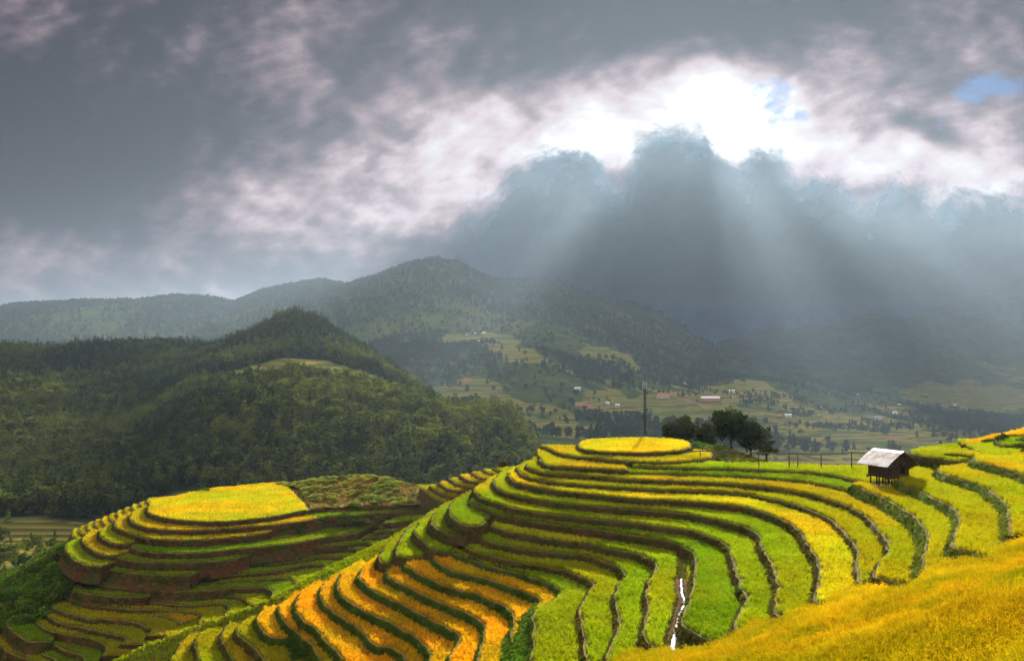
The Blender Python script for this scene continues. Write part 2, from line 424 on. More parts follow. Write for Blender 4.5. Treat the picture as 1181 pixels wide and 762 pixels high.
T('S8', -16.85, [(549, 572), (540.5, 579.5), (553, 585), (569, 592), (591, 597), (625, 603), (660, 608), (694, 612), (728, 617), (754, 621.5), (779, 627), (791, 632.5), (801, 639.5), (802, 649), (800, 666), (797.5, 683), (791, 700), (786.5, 717), (790, 724), (805, 733.5), (820, 740)],
  'full', 0, [(G1, None)], 'green rice strip that ends in a square corner beside the white stream')
T('F1', -17.4, [(541, 570), (522, 580), (518.6, 593), (529.7, 603), (541.6, 607), (557, 605), (560, 600)], ('pts', [(575, 594), (560, 568)]), 0,
  [(G1, None)], 'short green rice plot shaped like a tongue on the left flank of the hill, topmost of those plots')
T('S9', -17.75, [(569, 603), (566, 607), (582, 612), (616.5, 619), (651, 624), (680, 628), (706, 634), (728, 637.5), (745, 643), (755.5, 649.5), (757, 654), (752, 663), (748, 671), (745.5, 683), (747, 697), (746, 709), (742.5, 724), (743.5, 738), (749, 744), (757, 748)],
  'full', 0, [(G2, (lambda u, x, y: u < .32, Y2))], 'rice strip that starts bright yellow and turns green, ending left of the white stream')
T('F2', -18.6, [(522, 580), (506, 587), (497.5, 603), (509, 612.5), (524.6, 618.5), (541.6, 615.5), (546, 610)], ('pts', [(556, 606), (530, 580)]), 0,
  [(G1, None)], 'green rice plot with a straight front on the left flank, second of the tongue plots from the top')
T('S10', -18.55, [(550, 611), (548.5, 617.5), (564, 624.5), (580, 629), (600, 633), (625, 636), (651, 638.5), (677, 641.5), (694, 647), (711, 653.5), (719, 660), (721.5, 666), (716, 672), (711, 681), (708.6, 689), (711, 704), (713, 721), (709.5, 736), (703, 748), (700, 762), (700, 790)],
  'full', 0, [(G2, None)], 'green rice on the strip one step left of the strip beside the stream')
T('F3', -19.85, [(507, 587), (492, 594), (485, 602), (478.5, 615.5), (492, 627.5), (498, 633), (511, 636.5), (523, 634.5), (526, 629)], ('pts', [(545, 618), (512, 595)]), 0,
  [(G2, None)], 'long green rice plot on the left flank, third of the tongue plots from the top')
T('S11', -19.3, [(541, 624), (538, 631), (553.6, 638), (571, 642.5), (600, 649), (634, 654.5), (651, 658.5), (668, 664.5), (680.5, 671), (684, 676), (679, 683), (672, 692), (668, 702), (668.5, 715), (672, 729), (674, 748), (676, 764), (678, 790)],
  'full', 0, [(G2, None)], 'green rice on the strip two steps left of the strip beside the stream')
T('F4', -20.85, [(484, 602), (470, 612), (462, 621), (457, 637.5), (463, 642), (473, 643.5), (488, 642), (490, 636)], ('pts', [(508, 632), (490, 610)]), 0,
  [(G2, None)], 'green rice plot on the left flank, fourth of the tongue plots from the top')
T('S12', -20.0, [(524, 630), (520, 637), (531, 641.5), (545, 646.5), (571, 655), (599.5, 662), (625, 671), (640, 677), (645.5, 683), (638, 693), (625, 699.5), (616.5, 706), (615, 722), (616.5, 739), (613, 758), (610, 790)],
  'full', 1, [(G2, None)], 'wide green rice strip bordering the topmost orange strip')
T('S13', -20.6, [(503, 635), (499, 643.5), (514, 655), (531, 661), (557, 667), (582, 675), (608, 684), (622, 692), (617, 701), (612, 712)],
  'full', 1, [(O1, None)], 'topmost of the orange rice strips, ending in a sharp corner against green rice')
T('F5', -21.8, [(461, 622), (450, 624), (439, 639), (436.7, 646.5), (446, 649.5), (457, 648.5), (460, 644)], ('pts', [(480, 640), (472, 622)]), 0,
  [(G2, None)], 'smallest green rice plot on the left flank, lowest of the tongue plots')
T('S14', -21.3, [(474, 643), (467, 652), (477.5, 658.5), (493.6, 668), (514, 676.5), (531, 681.6), (548, 684.5), (565, 692), (582, 700), (591, 710), (592.6, 722), (588, 729), (592, 742)],
  'full', 1, [(O1, None)], 'orange rice on the second orange strip from the top')
T('S15', -22.1, [(450, 652), (445, 664), (453, 669), (470.6, 677.5), (500, 692.5), (522.7, 701), (545, 711), (557, 720), (559, 730), (555.5, 743), (550, 760), (546, 790)],
  'full', 1, [(O1, None)], 'orange rice on the third orange strip from the top')
T('S16', -22.9, [(419, 653), (413.5, 665), (423, 676), (445, 689), (470.6, 700.5), (480, 706), (497, 715), (519, 726), (530, 733.5), (528.5, 742), (521, 753), (519, 765), (516, 790)],
  'full', 1, [(O1, None)], 'orange rice on the fourth orange strip from the top')
T('S17', -23.75, [(394, 661), (388.7, 675), (395.6, 689), (419.5, 704.5), (445, 716.5), (470.6, 730), (487.7, 742), (495, 754), (494, 765), (492, 790)],
  'full', 1, [(O1, None)], 'orange rice on the fifth orange strip from the top')
T('S18', -24.6, [(374, 673), (369.5, 682), (373.4, 696), (394, 713), (416, 727), (431.4, 744), (450, 747), (464, 756), (468, 768), (468, 790)],
  'full', 1, [(O1, None)], 'orange rice on the sixth orange strip from the top')
T('S19', -25.35, [(346, 684), (340, 697), (347.8, 715), (363, 724), (375, 739), (388.7, 752.5), (398, 766), (402, 790)],
  'full', 1, [(O1, None)], 'orange rice on the seventh orange strip from the top, split from its neighbour by a grass dike')
T('S20', -26.15, [(335, 688), (324, 697), (321, 705), (329, 718), (340, 728), (349.5, 737), (360, 746), (371, 766), (374, 790)],
  'full', 1, [(O1, None)], 'orange rice on the lowest long orange strip, beside the dark bush')
T('S21', -26.9, [(303, 702), (296, 714), (301.6, 727), (313.6, 735.5), (326, 736)], ('pts', [(350, 735), (330, 698)]), 1,
  [(O1, None)], 'small rounded plot of orange rice left of the dark bush')
T('S22', -27.7, [(285, 713), (272, 727), (283, 739), (296.5, 751), (306, 766), (310, 790)], ('w', [(0, 82), (-10, 92)]), 0,
  [(YG, None)], 'mixed green and yellow rice on the plot below the small rounded orange plot')
T('S23', -28.6, [(262, 721), (255, 735), (262, 751), (270, 766), (274, 790)], ('w', [(0, 82), (-12, 92)]), 0,
  [(Y1, None)], 'yellow rice on the narrow plot second from the bottom left of the hill')
T('S24', -29.4, [(236, 727), (225, 738), (226.5, 752), (231, 768), (233, 790)], ('w', [(0, 82), (-14, 92)]), 0,
  [(YG, None)], 'patchy green and yellow rice on the low plot near the bottom left edge of the hill')
T('S25', -30.2, [(224, 729), (207, 744), (199, 758), (192, 775)], ('w', [(-14, 70), (0, 84), (-16, 94)]), 0,
  [(Y1, None)], 'yellow rice on the lowest terrace at the foot of the hill')
# --- right side of the hill, above the long strips
T('R1', -12.3, [(984, 560), (994, 564.5), (1006.6, 569.5), (1023.7, 578), (1041, 588.5), (1054, 597), (1063, 607), (1069, 618), (1068, 632), (1064, 646), (1066, 660)], ('w', [(40, 50), (60, 60), (60, 92), (45, 90), (38, 84)]), 2,
  [(YG, None)], 'yellow-green rice on the strip that starts at the foot of the hut')
T('R2', -11.55, [(1036, 552), (1037, 557.5), (1058, 566), (1076.6, 575.5), (1092, 583), (1102, 590), (1105.6, 600), (1104, 610), (1098.7, 623), (1096, 631), (1115, 637), (1143, 646)], ('w', [(45, 48), (62, 60), (60, 88), (43, 86)]), 2,
  [(YG, None)], 'gold-tinged rice on the strip right of the hut, squared off at its lower end')
T('R2b', -11.2, [(1044, 527), (1046, 532.5), (1060, 535.5), (1076.6, 540), (1095, 541.5), (1106, 540.5), (1112, 537)], ('w', [(53, 88), (44, 97)]), 0,
  [(G1, None)], 'small green rice terrace behind the hut roof')
T('R3', -10.75, [(1082, 540), (1083, 545), (1100, 551), (1126, 559), (1143, 568), (1155, 578), (1162, 590), (1164, 606), (1164, 618)], ('w', [(50, 48), (65, 60), (60, 85), (46, 82)]), 2,
  [(YG, None)], 'yellow-green rice on the broad strip near the right edge')
T('R4', -9.9, [(1122, 526), (1124, 531.5), (1143, 537), (1168.7, 544), (1185, 549), (1205, 560), (1230, 585)], ('w', [(72, 60), (70, 88), (46, 86)]), 2,
  [(Y1, None)], 'yellow rice on the highest broad strip at the right edge')
T('R5', -10.35, [(1049, 521), (1055, 524.5), (1066, 527), (1083, 530), (1100, 532), (1126, 531), (1134, 528)], ('w', [(58, 90), (62, 100), (55, 99), (49, 95)]), 0,
  [(G2, None)], 'green rice on the terrace along the skyline right of the hut')
T('R6', -9.85, [(1121, 517), (1122.6, 521.5), (1139.7, 525.8), (1161, 526.5), (1168, 524)], ('w', [(66, 90), (66, 98), (54, 98)]), 0,
  [(G2, None)], 'green rice on the small terrace above the skyline terrace at right')
T('R8', -9.35, [(1148, 507), (1151.6, 512), (1162, 514.5), (1176, 514), (1190, 515)], ('w', [(70, 90), (68, 98), (58, 97)]), 0,
  [(G1, None)], 'dense green rice on the knob near the upper right edge', 1.3)
T('G1', -9.75, [(1108, 513), (1125, 512.5), (1137, 511), (1152, 509)], ('w', [(64, 96), (60, 101), (57.5, 99), (54, 96)]), 0,
  [(O1, None)], 'thin orange rice strip on the right skyline', .5)
T('G2', -9.4, [(1132, 508), (1146, 506.5), (1160, 506), (1175, 506.5)], ('w', [(68, 96), (68, 104), (62.5, 102), (58, 98)]), 0,
  [(O1, None)], 'orange rice plot on the right skyline above the thin orange strip', .55)
T('G3', -9.0, [(1158, 502), (1172, 502), (1190, 502.5), (1230, 504)], ('w', [(75, 95), (75, 108), (68, 106), (63, 101)]), 0,
  [(O1, None)], 'highest orange rice plot in the upper right corner of the hill', .6)
# --- far shoulder behind the left flank
for k, (a, b_, z) in enumerate([((485, 562.5), (512, 580), -21.2), ((495, 560), (521, 573), -20.5), ((505, 556.5), (528, 566.5), -19.8), ((518, 552), (540, 562), -19.2),
                              ((530, 548), (552, 556.5), -18.5), ((543, 545), (564, 553), -18.0), ((556, 542), (575, 547.5), -17.5), ((568, 540), (586, 543.5), -17.0)]):
    q = ['lowest', 'second lowest', 'third lowest', 'fourth lowest', 'fourth highest', 'third highest', 'second highest', 'highest'][k]
    T('K%d' % k, z, [a, ((a[0]+b_[0])/2-1, (a[1]+b_[1])/2+1.5), b_], ('d', 9, 0) if k < 7 else ('d', 6, 1), 0, [(Y1 if k % 3 else YG, None)],
      'pale yellow rice plot on the far shoulder behind the left flank, %s of the eight' % q, 1.6, .25, 'shoulder')
# --- left hill
def lfull(line_end=None): return None
LB = [(40, 118), (10, 175), (-30, 182), (-75, 178), (-84, 150)]
def TL(tid, z, rim, full, crop, label, bank=3, depth=2.4, left=None):
    e = at_z(*rim[-1], z); s = at_z(*rim[0], z)
    if full == 'full': cl = ('w', [(e.x+14, e.y), (e.x+16, e.y+30), (s.x+6, s.y+26)])
    elif full == 'back': cl = ('d', .5, 14)
    else: cl = full
    if z < -32 and bank == 3: bank = 0
    T(tid, z, rim, cl, bank, crop, label, depth, .25, 'left')
TL('H0', -27.0, [(174, 579), (170, 587), (172, 592), (183, 596), (205, 599.5), (230.6, 601.5), (260, 601.3), (291, 598.6), (317, 595.4), (342, 590.3), (358, 588), (376.5, 585.5), (400, 584.5), (440, 583.5), (482, 582), (504, 582), (518, 578)],
   ('w', [(-12, 150), (-20, 158), (-32, 172), (-48, 180), (-64, 169)]), [(Y2, (lambda u, x, y: x/np.maximum(y, 1)*F+CX > np.interp(y, [136, 150, 160, 175], [362, 354, 343, 330]), None))], 'large field of bright yellow rice on top of the left hill')
TL('H1', -27.9, [(156, 588), (150.5, 594), (150.5, 600), (162, 606.5), (179.5, 610), (205, 611.7), (230.6, 611.7), (265, 609.5), (308, 606), (351, 601), (376.5, 595.7), (410.6, 594), (451, 590.7), (493, 587)],
   'full', [(Y1, (lambda u, x, y: u > .72, G1))], 'yellow rice strip just below the large yellow field on the left hill')
TL('H2', -28.8, [(138, 596), (132, 602), (134, 609), (149, 615), (171, 621), (205, 623), (240, 622), (274, 619), (308, 615)],
   ('d', 3, 14), [(Y1, None)], 'yellow rice on the second strip below the large yellow field')
TL('H3', -29.7, [(120, 607), (114.3, 614), (116, 619), (125, 624.5), (138.5, 628), (150, 627)], ('d', 4, 14), [(YG, None)],
   'yellow-green rice on the short curved strip at the left end of the left hill, upper of two')
TL('H4', -30.6, [(101, 614), (95, 621), (96, 625), (104, 633), (120, 640), (135, 640.5)], ('d', 4, 14), [(Y1, None)],
   'yellow rice on the short curved strip at the left end of the left hill, lower of two')
TL('H3b', -30.0, [(149.5, 631), (171, 636.4), (205, 638), (240, 636.7), (274, 633), (308, 630), (342, 626), (376.5, 619.5), (413, 615)], ('d', 3, 12), [(G1, None)],
   'dark green rice on the strip below the two yellow strips of the left hill')
TL('H5', -31.5, [(80, 625), (74.5, 632), (82, 643), (94, 650), (110, 653), (118, 653)], ('d', 5, 14), [(G2, None)],
   'green rice plot at the far left tip of the left hill')
TL('H4b', -31.0, [(133, 643.5), (154, 647.5), (196.5, 649), (240, 648), (265.6, 645), (286, 641)], ('d', 3, 12), [(G1, None)],
   'green rice strip in the middle of the left hill, fourth below the large yellow field')
for tid, z, rim, lb in (
    ('J1', -28.9, [(441, 604), (462, 602), (484, 599), (510, 590)], 'uppermost of the four short strips at the right of the left hill'),
    ('J2', -29.5, [(436, 608.5), (455, 607), (475, 605), (500, 597)], 'second of the four short strips at the right of the left hill'),
    ('J3', -30.0, [(429, 614.5), (445, 613), (460, 612), (490, 603)], 'third of the four short strips at the right of the left hill'),
    ('J4', -30.6, [(417, 621), (430, 619.5), (448, 618.5), (480, 612)], 'lowest of the four short strips at the right of the left hill')):
    TL(tid, z, rim, ('d', 4, 12), [(G1, None)], 'green rice on the '+lb)
for tid, z, rim, lb in (
    ('L1', -31.2, [(346, 633), (365, 631), (385, 629), (419, 626.5), (430, 629)], 'green rice strip right of centre on the left hill, highest with a closed bend'),
    ('L2', -31.9, [(289.5, 644), (325, 641.5), (359.5, 636), (393.6, 633.5), (410, 634), (418, 637)], 'green rice strip on the left hill that bends at its right end, second from the top'),
    ('L3', -32.6, [(276.7, 652), (300, 651), (325, 649), (368, 643), (398.7, 643), (405, 646)], 'green rice strip on the left hill that bends at its right end, third from the top'),
    ('L4', -33.2, [(250, 663.5), (296.5, 660.5), (327, 656.5), (352.6, 651.5), (369.7, 651.5), (381, 657)], 'green rice strip on the left hill that bends at its right end, fourth from the top'),
    ('L5', -33.9, [(231.7, 672), (279.5, 670), (322, 667.5), (337.5, 668.5), (341, 674)], 'green rice strip on the left hill that bends at its right end, fifth from the top')):
    TL(tid, z, rim, 'full', [(G2, None)], lb)
TL('H5b', -32.3, [(119, 654.5), (145, 660), (188, 663.7), (221, 663.5)], ('d', 3, 12), [(G1, None)],
   'dark green rice strip left of the brown bank in the middle of the left hill')
TL('H6', -34.3, [(101, 667), (104, 671.5), (128, 676.5), (170.6, 680), (211, 682), (245, 680), (296.5, 677.3), (309, 679), (314.5, 684), (312, 690)], 'full', [(G1, None)],
   'long green rice strip crossing the whole left hill above the lower yellow-green strips')
TL('H7', -35.0, [(86, 675), (88, 681), (119.5, 687), (169, 689)], ('d', 3, 12), [(G1, None)], 'green rice strip on the lower left hill that ends in the middle')
TL('H7b', -35.2, [(199, 687.5), (245, 686.5), (269, 687.5), (281, 692), (290, 698)], 'full', [(G2, None)], 'green rice strip on the lower left hill, with its right end bent down like a hook')
TL('H8b', -35.8, [(169, 693.5), (211, 698), (254, 696), (263, 700), (260.7, 708)], 'full', [(G2, None)], 'bright green rice strip on the lower left hill with a dark square bend')
TL('H8', -36.3, [(77, 684), (80, 690), (102, 697), (145, 702), (177, 703), (211, 705.5), (228, 708), (232.5, 712), (228, 717)], 'full', [(YG, None)], 'yellow-green rice strip starting at the bushy slope of the left hill, highest of its kind')
TL('H9b', -36.7, [(176, 709), (190, 711), (202.7, 715), (208, 720)], ('d', 4, 8), [(Y1, None)], 'small yellow rice plot enclosed by a bend on the lower left hill')
TL('H9', -37.0, [(60, 694), (60, 700), (77, 707), (102, 714), (136.5, 715), (162, 720), (174, 727), (169, 733)], 'full', [(YG, None)], 'yellow-green rice strip starting at the bushy slope of the left hill, second of its kind')
TL('H10', -37.7, [(55, 704), (56, 710), (68, 718), (94, 723.5), (119.5, 729.5), (136.5, 733), (145, 737), (140, 743)], 'full', [(YG, None)], 'yellow-green rice strip starting at the bushy slope of the left hill, third of its kind')
TL('H11', -38.4, [(43, 713), (44, 720), (60, 728.5), (77, 732), (99, 735.5), (116, 740.5), (123, 746), (118, 756)], 'full', [(YG, None)], 'yellow-green rice strip starting at the bushy slope of the left hill, lowest of its kind')
TL('H12', -38.9, [(12, 712), (8.5, 721), (22, 733.5), (34, 739.5), (60, 740)], ('pts', [(66, 732), (40, 712)]), [(G1, None)], 'dark green rice plot at the bottom left below the bushy slope')
TL('H13', -39.5, [(58, 736), (59, 742), (77, 751), (94, 756), (98, 764)], 'full', [(G1, None)], 'green rice plot at the bottom left right of the dark green plot')
TL('H14', -40.2, [(44, 745), (44, 751), (63, 761), (80, 775)], 'full', [(G1, None)], 'green rice plot at the bottom edge, near the lower left corner')
TL('H15', -40.6, [(-20, 725), (0, 745), (15, 755), (35, 762), (50, 780)], ('pts', [(90, 770), (70, 735), (20, 725)]), [(YG, None)], 'dull yellow-green rice in the lower left corner')
# --- light yellow steps beyond the left hill
for k in range(11):
    t = k/10; x = 90+84*t; y = 618-39*t; z = -36+5*t
    q = ['lowest', 'second', 'third', 'fourth', 'fifth', 'sixth', 'seventh', 'eighth', 'ninth', 'tenth', 'highest'][k]
    T('N%d' % k, z, [(x-6+2*t, y-8+4*t), (x-7+2*t, y-1), (x-2, y+4-t*2), (x+5, y+6-t*3)], ('d', 5, 2), 0, [(Y1 if k % 2 else Y2, None)],
      'pale yellow stepped rice plot beyond the left hill, '+('the %s of a row of eleven' % q), 2.2, .3, 'steps')
# ================================================================== sloping ground that is not terraced
PATCH = []
def patch(name, pts, mat, label=None, step=None, amp=.12):
    """pts = (px, py, z); a slope through those points"""
    w = [at_z(x, y, z) for x, y, z in pts]
    A = np.array([[p.x, p.y, 1] for p in w]); zz = np.array([p.z for p in w])
    PATCH.append(dict(name=name, w=w, mat=mat)); return w
# ================================================================== build the terraced hillsides
BATTER = (.42, .42, .72, .36)
BANKS = ['bank_brown', 'bank_green', 'bank_olive', 'bank_red']
def build_hill(name, hill):
    V = []; Fc = []; Mi = []
    def add(vs, fs, m):
        b = len(V); V.extend(tuple(v) for v in vs); Fc.extend(tuple(i+b for i in f) for f in fs); Mi.extend([m]*len(fs))
    for t in TERR:
        if t['hill'] != hill: continue
        P = t['poly']; z = t['z']; n = len(P)
        ar = sum(P[i].x*P[(i+1) % n].y-P[(i+1) % n].x*P[i].y for i in range(n))
        sgn = 1 if ar > 0 else -1                      # +1: counter-clockwise, outside is on the right
        tri = tessellate_polygon([[Vector((p.x, p.y, 0)) for p in P]])
        gold = t['crop'] and t['crop'][0][0] == 'orange'
        add(P, [tuple(x) if sgn > 0 else tuple(x[::-1]) for x in tri], 5 if gold else 4)
        R = t['rim']; k = len(R); nr = []
        closed = len(P) == k
        for i in range(k):
            a = R[i-1] if (i > 0 or closed) else R[i]; b = R[(i+1) % k] if (i < k-1 or closed) else R[i]
            d = (b-a); d.z = 0; d.normalize(); nr.append(Vector((d.y, -d.x, 0))*sgn)
        rows = []; ht = t['depth']; sd = tid_hash(t['id'])
        for j, f in enumerate((0, .06, .18, .34, .52, .75, 1.)):
            row = []
            for i in range(k):
                q = R[i]+Vector((0, 0, sd)); w = noise.noise(Vector((q.x*1.1, q.y*1.1, f*3+sd)))+.6*noise.noise(Vector((q.x*3, q.y*3, f*6+sd)))
                out = .0 if j == 0 else .04+BATTER[t['bank']]*f*ht+.13*w*min(1, f*4)
                row.append(R[i]+nr[i]*out-Vector((0, 0, f*ht+(.03 if j == 1 else 0))))
            rows.append(row)
        vs = [v for r in rows for v in r]; fs = []
        for j in range(len(rows)-1):
            for i in range(k if closed else k-1):
                i2 = (i+1) % k; a, b, c, d = j*k+i, j*k+i2, (j+1)*k+i2, (j+1)*k+i
                fs.append((a, d, c, b) if sgn > 0 else (a, b, c, d))
        add(vs, fs, t['bank'])
        # plain sides of the part that lies inside the hill
        if not closed:
            Q = P[k-1:]+[P[0]]; m = len(Q)
            vs = Q+[q-Vector((0, 0, ht)) for q in Q]
            add(vs, [(i, i+m, i+1+m, i+1) if sgn > 0 else (i, i+1, i+1+m, i+m) for i in range(m-1)], t['bank'])
        # trodden earth dike on the rim
        inn = [R[i]-nr[i]*max(.02, .09+.14*noise.noise(R[i]*.8)) for i in range(k)]
        lip = [R[i]+nr[i]*.03+Vector((0, 0, .05+.03*noise.noise(R[i]*2))) for i in range(k)]
        lo = [R[i]+nr[i]*.06-Vector((0, 0, .10)) for i in range(k)]
        inn = [q+Vector((0, 0, .045)) for q in inn]; inn2 = [q-nr[i]*.05-Vector((0, 0, .06)) for i, q in enumerate(inn)]
        vs = lo+lip+inn+inn2; fs = []
        for j in range(3):
            for i in range(k if closed else k-1):
                i2 = (i+1) % k; fs.append((j*k+i, j*k+i2, (j+1)*k+i2, (j+1)*k+i) if sgn > 0 else (j*k+i, (j+1)*k+i, (j+1)*k+i2, j*k+i2))
        add(vs, fs, 6)
        t['nr'] = nr
    o = mesh_obj(name, V, Fc, [M[b] for b in BANKS]+[M['paddy'], M['paddy_gold'], M['path']], fm=Mi)
    return o
for nm, hl, lb in (('terraced_hill', 'main', 'terraced hillside with brown and green banks and thin earth dikes'),
                   ('terraced_hill', 'left', 'smaller terraced hill on the left with red-brown banks'),
                   ('terraced_slope', 'shoulder', 'short far shoulder of stepped plots behind the left flank'),
                   ('terraced_slope', 'steps', 'low ridge of stepped plots beyond the left hill')):
    meta(build_hill(nm, hl), lb, 'hillside', None, 'structure')
# ---- sloping surfaces
def slope_mesh(name, strips, mat, label, sub=6, amp=.15, seed=0., thick=2.5):
    """strips: rows of (px,py,z) of equal length; bilinear patch between rows, with rough surface"""
    rows = [[at_z(*p) for p in r] for r in strips]
    rows = [spline3(r, sub) for r in rows]; n = len(rows[0]); full = []
    for a in range(len(rows)-1):
        for s in range(sub): full.append([rows[a][i].lerp(rows[a+1][i], s/sub) for i in range(n)])
    full.append(rows[-1]); V = []
    for r in full:
        for p in r: V.append(p+Vector((0, 0, amp*noise.noise(p*.6+Vector((seed, 0, 0)))+amp*.5*noise.noise(p*2))))
    m = len(full); Fc = [(j*n+i, j*n+i+1, (j+1)*n+i+1, (j+1)*n+i) for j in range(m-1) for i in range(n-1)]
    ring = [i for i in range(n)]+[j*n+n-1 for j in range(1, m)]+[(m-1)*n+i for i in range(n-2, -1, -1)]+[j*n for j in range(m-2, 0, -1)]
    b = len(V); V += [V[i]-Vector((0, 0, thick)) for i in ring]; k = len(ring)
    Fc += [(ring[i], ring[(i+1) % k], b+(i+1) % k, b+i) for i in range(k)]
    o = mesh_obj(name, V, Fc, mat, smooth=True); meta(o, label, 'slope', None, 'structure')
    tris = []
    for f in Fc[:(m-1)*(n-1)]: tris += [(f[0], f[1], f[2]), (f[0], f[2], f[3])]
    return o, np.array([tuple(v) for v in V[:b]]), np.array(tris), [full[0][i] for i in range(n)]+[r[-1] for r in full[1:]]+full[-1][::-1][1:]+[r[0] for r in full[::-1][1:-1]]
def spline3(pts, sub):
    P = [Vector(p) for p in pts]; Q = [P[0]*2-P[1]]+P+[P[-1]*2-P[-2]]; out = []
    for i in range(1, len(Q)-2):
        a, b, c, d = Q[i-1:i+3]
        for k in range(sub):
            t = k/sub; out.append(.5*((2*b)+(c-a)*t+(2*a-5*b+4*c-d)*t*t+(3*b-a-3*c+d)*t**3))
    out.append(P[-1]); return out
def on_tris(V, tr, dens):
    a, b, c = V[tr[:, 0]], V[tr[:, 1]], V[tr[:, 2]]
    ar = .5*np.linalg.norm(np.cross(b-a, c-a), axis=1); n = RS.poisson(ar*dens)
    idx = np.repeat(np.arange(len(tr)), n); u = RS.rand(len(idx)); v = RS.rand(len(idx)); f = u+v > 1; u[f] = 1-u[f]; v[f] = 1-v[f]
    return a[idx]+(b[idx]-a[idx])*u[:, None]+(c[idx]-a[idx])*v[:, None]
def tint(names, pts, seed=0., patchy=.25, rnd=.2):
    c = np.array(TINT[names] if isinstance(names, str) else names)
    v = 1+patchy*fbm(pts[:, 0], pts[:, 1], 3.2, 3, seed)+RS.uniform(-rnd, rnd, len(pts))
    r = c[None, :]*v[:, None]
    h = fbm(pts[:, 0]+40, pts[:, 1], 6., 3, seed+3)
    r[:, 0] *= 1+.3*h; r[:, 1] *= 1-.06*h
    return np.clip(r, .002, .9)
bands = []
flank = slope_mesh('hill_flank', [
    [(545, 566, -17.6), (522, 578, -18.7), (506, 586, -19.7), (490, 596, -20.8), (451, 620, -22.4), (421, 634.6, -23.4), (380, 654, -24.6), (339, 676, -25.9), (312, 690, -26.7), (259, 711, -28.8), (228, 720, -29.9), (190, 737, -31.2), (160, 749, -32.2), (130, 763, -33.2)],
    [(556, 572, -17.8), (536, 586, -19.1), (522, 600, -20.3), (506, 614, -21.3), (478, 640, -22.7), (440, 652, -23.5), (398, 668, -24.9), (354, 688, -26.2), (330, 703, -27.2), (284, 720, -28.9), (256, 731, -29.9), (226, 745, -31.1), (200, 758, -32.0), (180, 775, -33.2)]],
    M['paddy'], 'green diagonal flank of the main hill', 8, .1)
weedy = slope_mesh('gully_slope', [
    [(618, 697, -20.6), (600, 716, -21.35), (588, 731, -21.7), (579, 748, -22.0), (570, 772, -22.4)],
    [(619, 700, -20.4), (616, 716, -20.6), (616, 730, -20.6), (617, 748, -20.5), (616, 772, -20.5)]],
    M['bank_green'], 'weedy gully slope between orange and green rice', 5, .15, 3.)
mound = slope_mesh('bushy_mound', [
    [(505, 580.5, -26.9), (470, 582, -26.9), (430, 583, -26.9), (400, 584, -26.9), (376, 585, -26.9), (359, 587, -26.9)],
    [(506, 574, -26.3), (478, 566, -25.6), (440, 565, -25.4), (400, 568, -25.8), (372, 573, -26.4), (352, 577, -26.8)],
    [(500, 567, -26.2), (470, 559.5, -25.1), (440, 551.5, -24.2), (405, 550.5, -24.4), (366, 553.5, -25.1), (345, 562, -26.5)],
    [(498, 568, -27.5), (468, 560.5, -26.8), (438, 553.5, -26.5), (402, 553, -26.6), (352, 557, -27.0), (318, 558, -26.9)],
    [(498, 569, -30.), (466, 562, -30.), (436, 556.5, -30.), (400, 557, -30.), (340, 562, -30.), (300, 564, -30)]],
    M['scrub'], 'rough mound of red earth and scrub on the left hill', 6, .35, 5.)
bushslope = slope_mesh('bushy_slope', [
    [(112, 652, -33.0), (104, 668, -34.8), (86, 680, -35.7), (62, 697, -37.0), (44, 716, -38.5), (10, 721, -39.2), (-40, 730, -40)],
    [(104, 640, -32.8), (90, 652, -34.6), (66, 664, -36.0), (42, 678, -37.6), (20, 695, -39.2), (-10, 700, -41), (-60, 710, -43)],
    [(80, 630, -32.6), (62, 642, -35.2), (42, 654, -37.5), (18, 668, -40), (-10, 682, -42), (-40, 690, -44), (-90, 700, -47)],
    [(72, 630, -36), (50, 643, -40), (30, 655, -43), (0, 670, -46), (-30, 684, -48), (-60, 692, -50), (-100, 702, -52)]],
    M['scrub'], 'bushy slope at the left end of the left hill', 6, .5, 8.)
knoll = slope_mesh('knoll', [
    [(797, 524, -12.9), (812, 527, -12.7), (835, 531, -12.7), (862, 535, -12.7), (890, 538, -12.9)],
    [(797, 517, -12.9), (812, 514, -12.3), (835, 518, -12.5), (860, 526, -13.0), (886, 535, -14.0)],
    [(794, 516, -14.5), (812, 512, -13.9), (838, 516, -14.2), (860, 526, -15.2), (886, 536, -16.4)]],
    M['scrub'], 'brown scrubby knoll behind the flat terrace', 6, .3, 11.)
# ---- the golden hillside the photographer stands on
def field_plane(x, y): return -5.0+.286*(x-8.5)-.345*(y-13.4)
def field_z(x, y):
    p = field_plane(x, y)+.5*fbm(x, y, 9., 3, 2.)
    s = .95; q = p/s; f = q-np.floor(q)
    return (np.floor(q)+np.clip((f-.72)/.28, 0, 1)**1.0*1.0)*s*.55+p*.45
OUT = [(700, 790), (709.5, 763), (723, 754.5), (733, 751), (745, 753), (752, 752), (762, 747), (771, 746), (778, 751), (784.6, 749), (796.5, 744), (807, 745), (813.6, 746), (819, 742), (830.7, 736), (848, 732), (860, 727), (865.6, 721), (877.5, 716), (891, 717),
       (905, 717), (913.4, 709), (925, 702), (935.6, 699.5), (949, 700), (959.5, 692), (973, 680), (985, 675), (1002, 674), (1019, 676), (1040, 681.5), (1052.7, 678), (1066, 668), (1071.5, 653), (1083, 646), (1109, 643), (1126, 645), (1143, 648.5), (1151.6, 639), (1160, 625), (1168.7, 618), (1181, 615), (1300, 560), (1700, 560), (1700, 1400), (560, 1400), (640, 900)]
def on_field(x, y, z):
    px, py = proj(x, y, z); return inside(px, py, OUT)
gx = np.arange(-4, 46, .25); gy = np.arange(3, 56, .25); GX, GY = np.meshgrid(gx, gy)
plz = field_plane(GX, GY); keep = on_field(GX, GY, plz+.1)
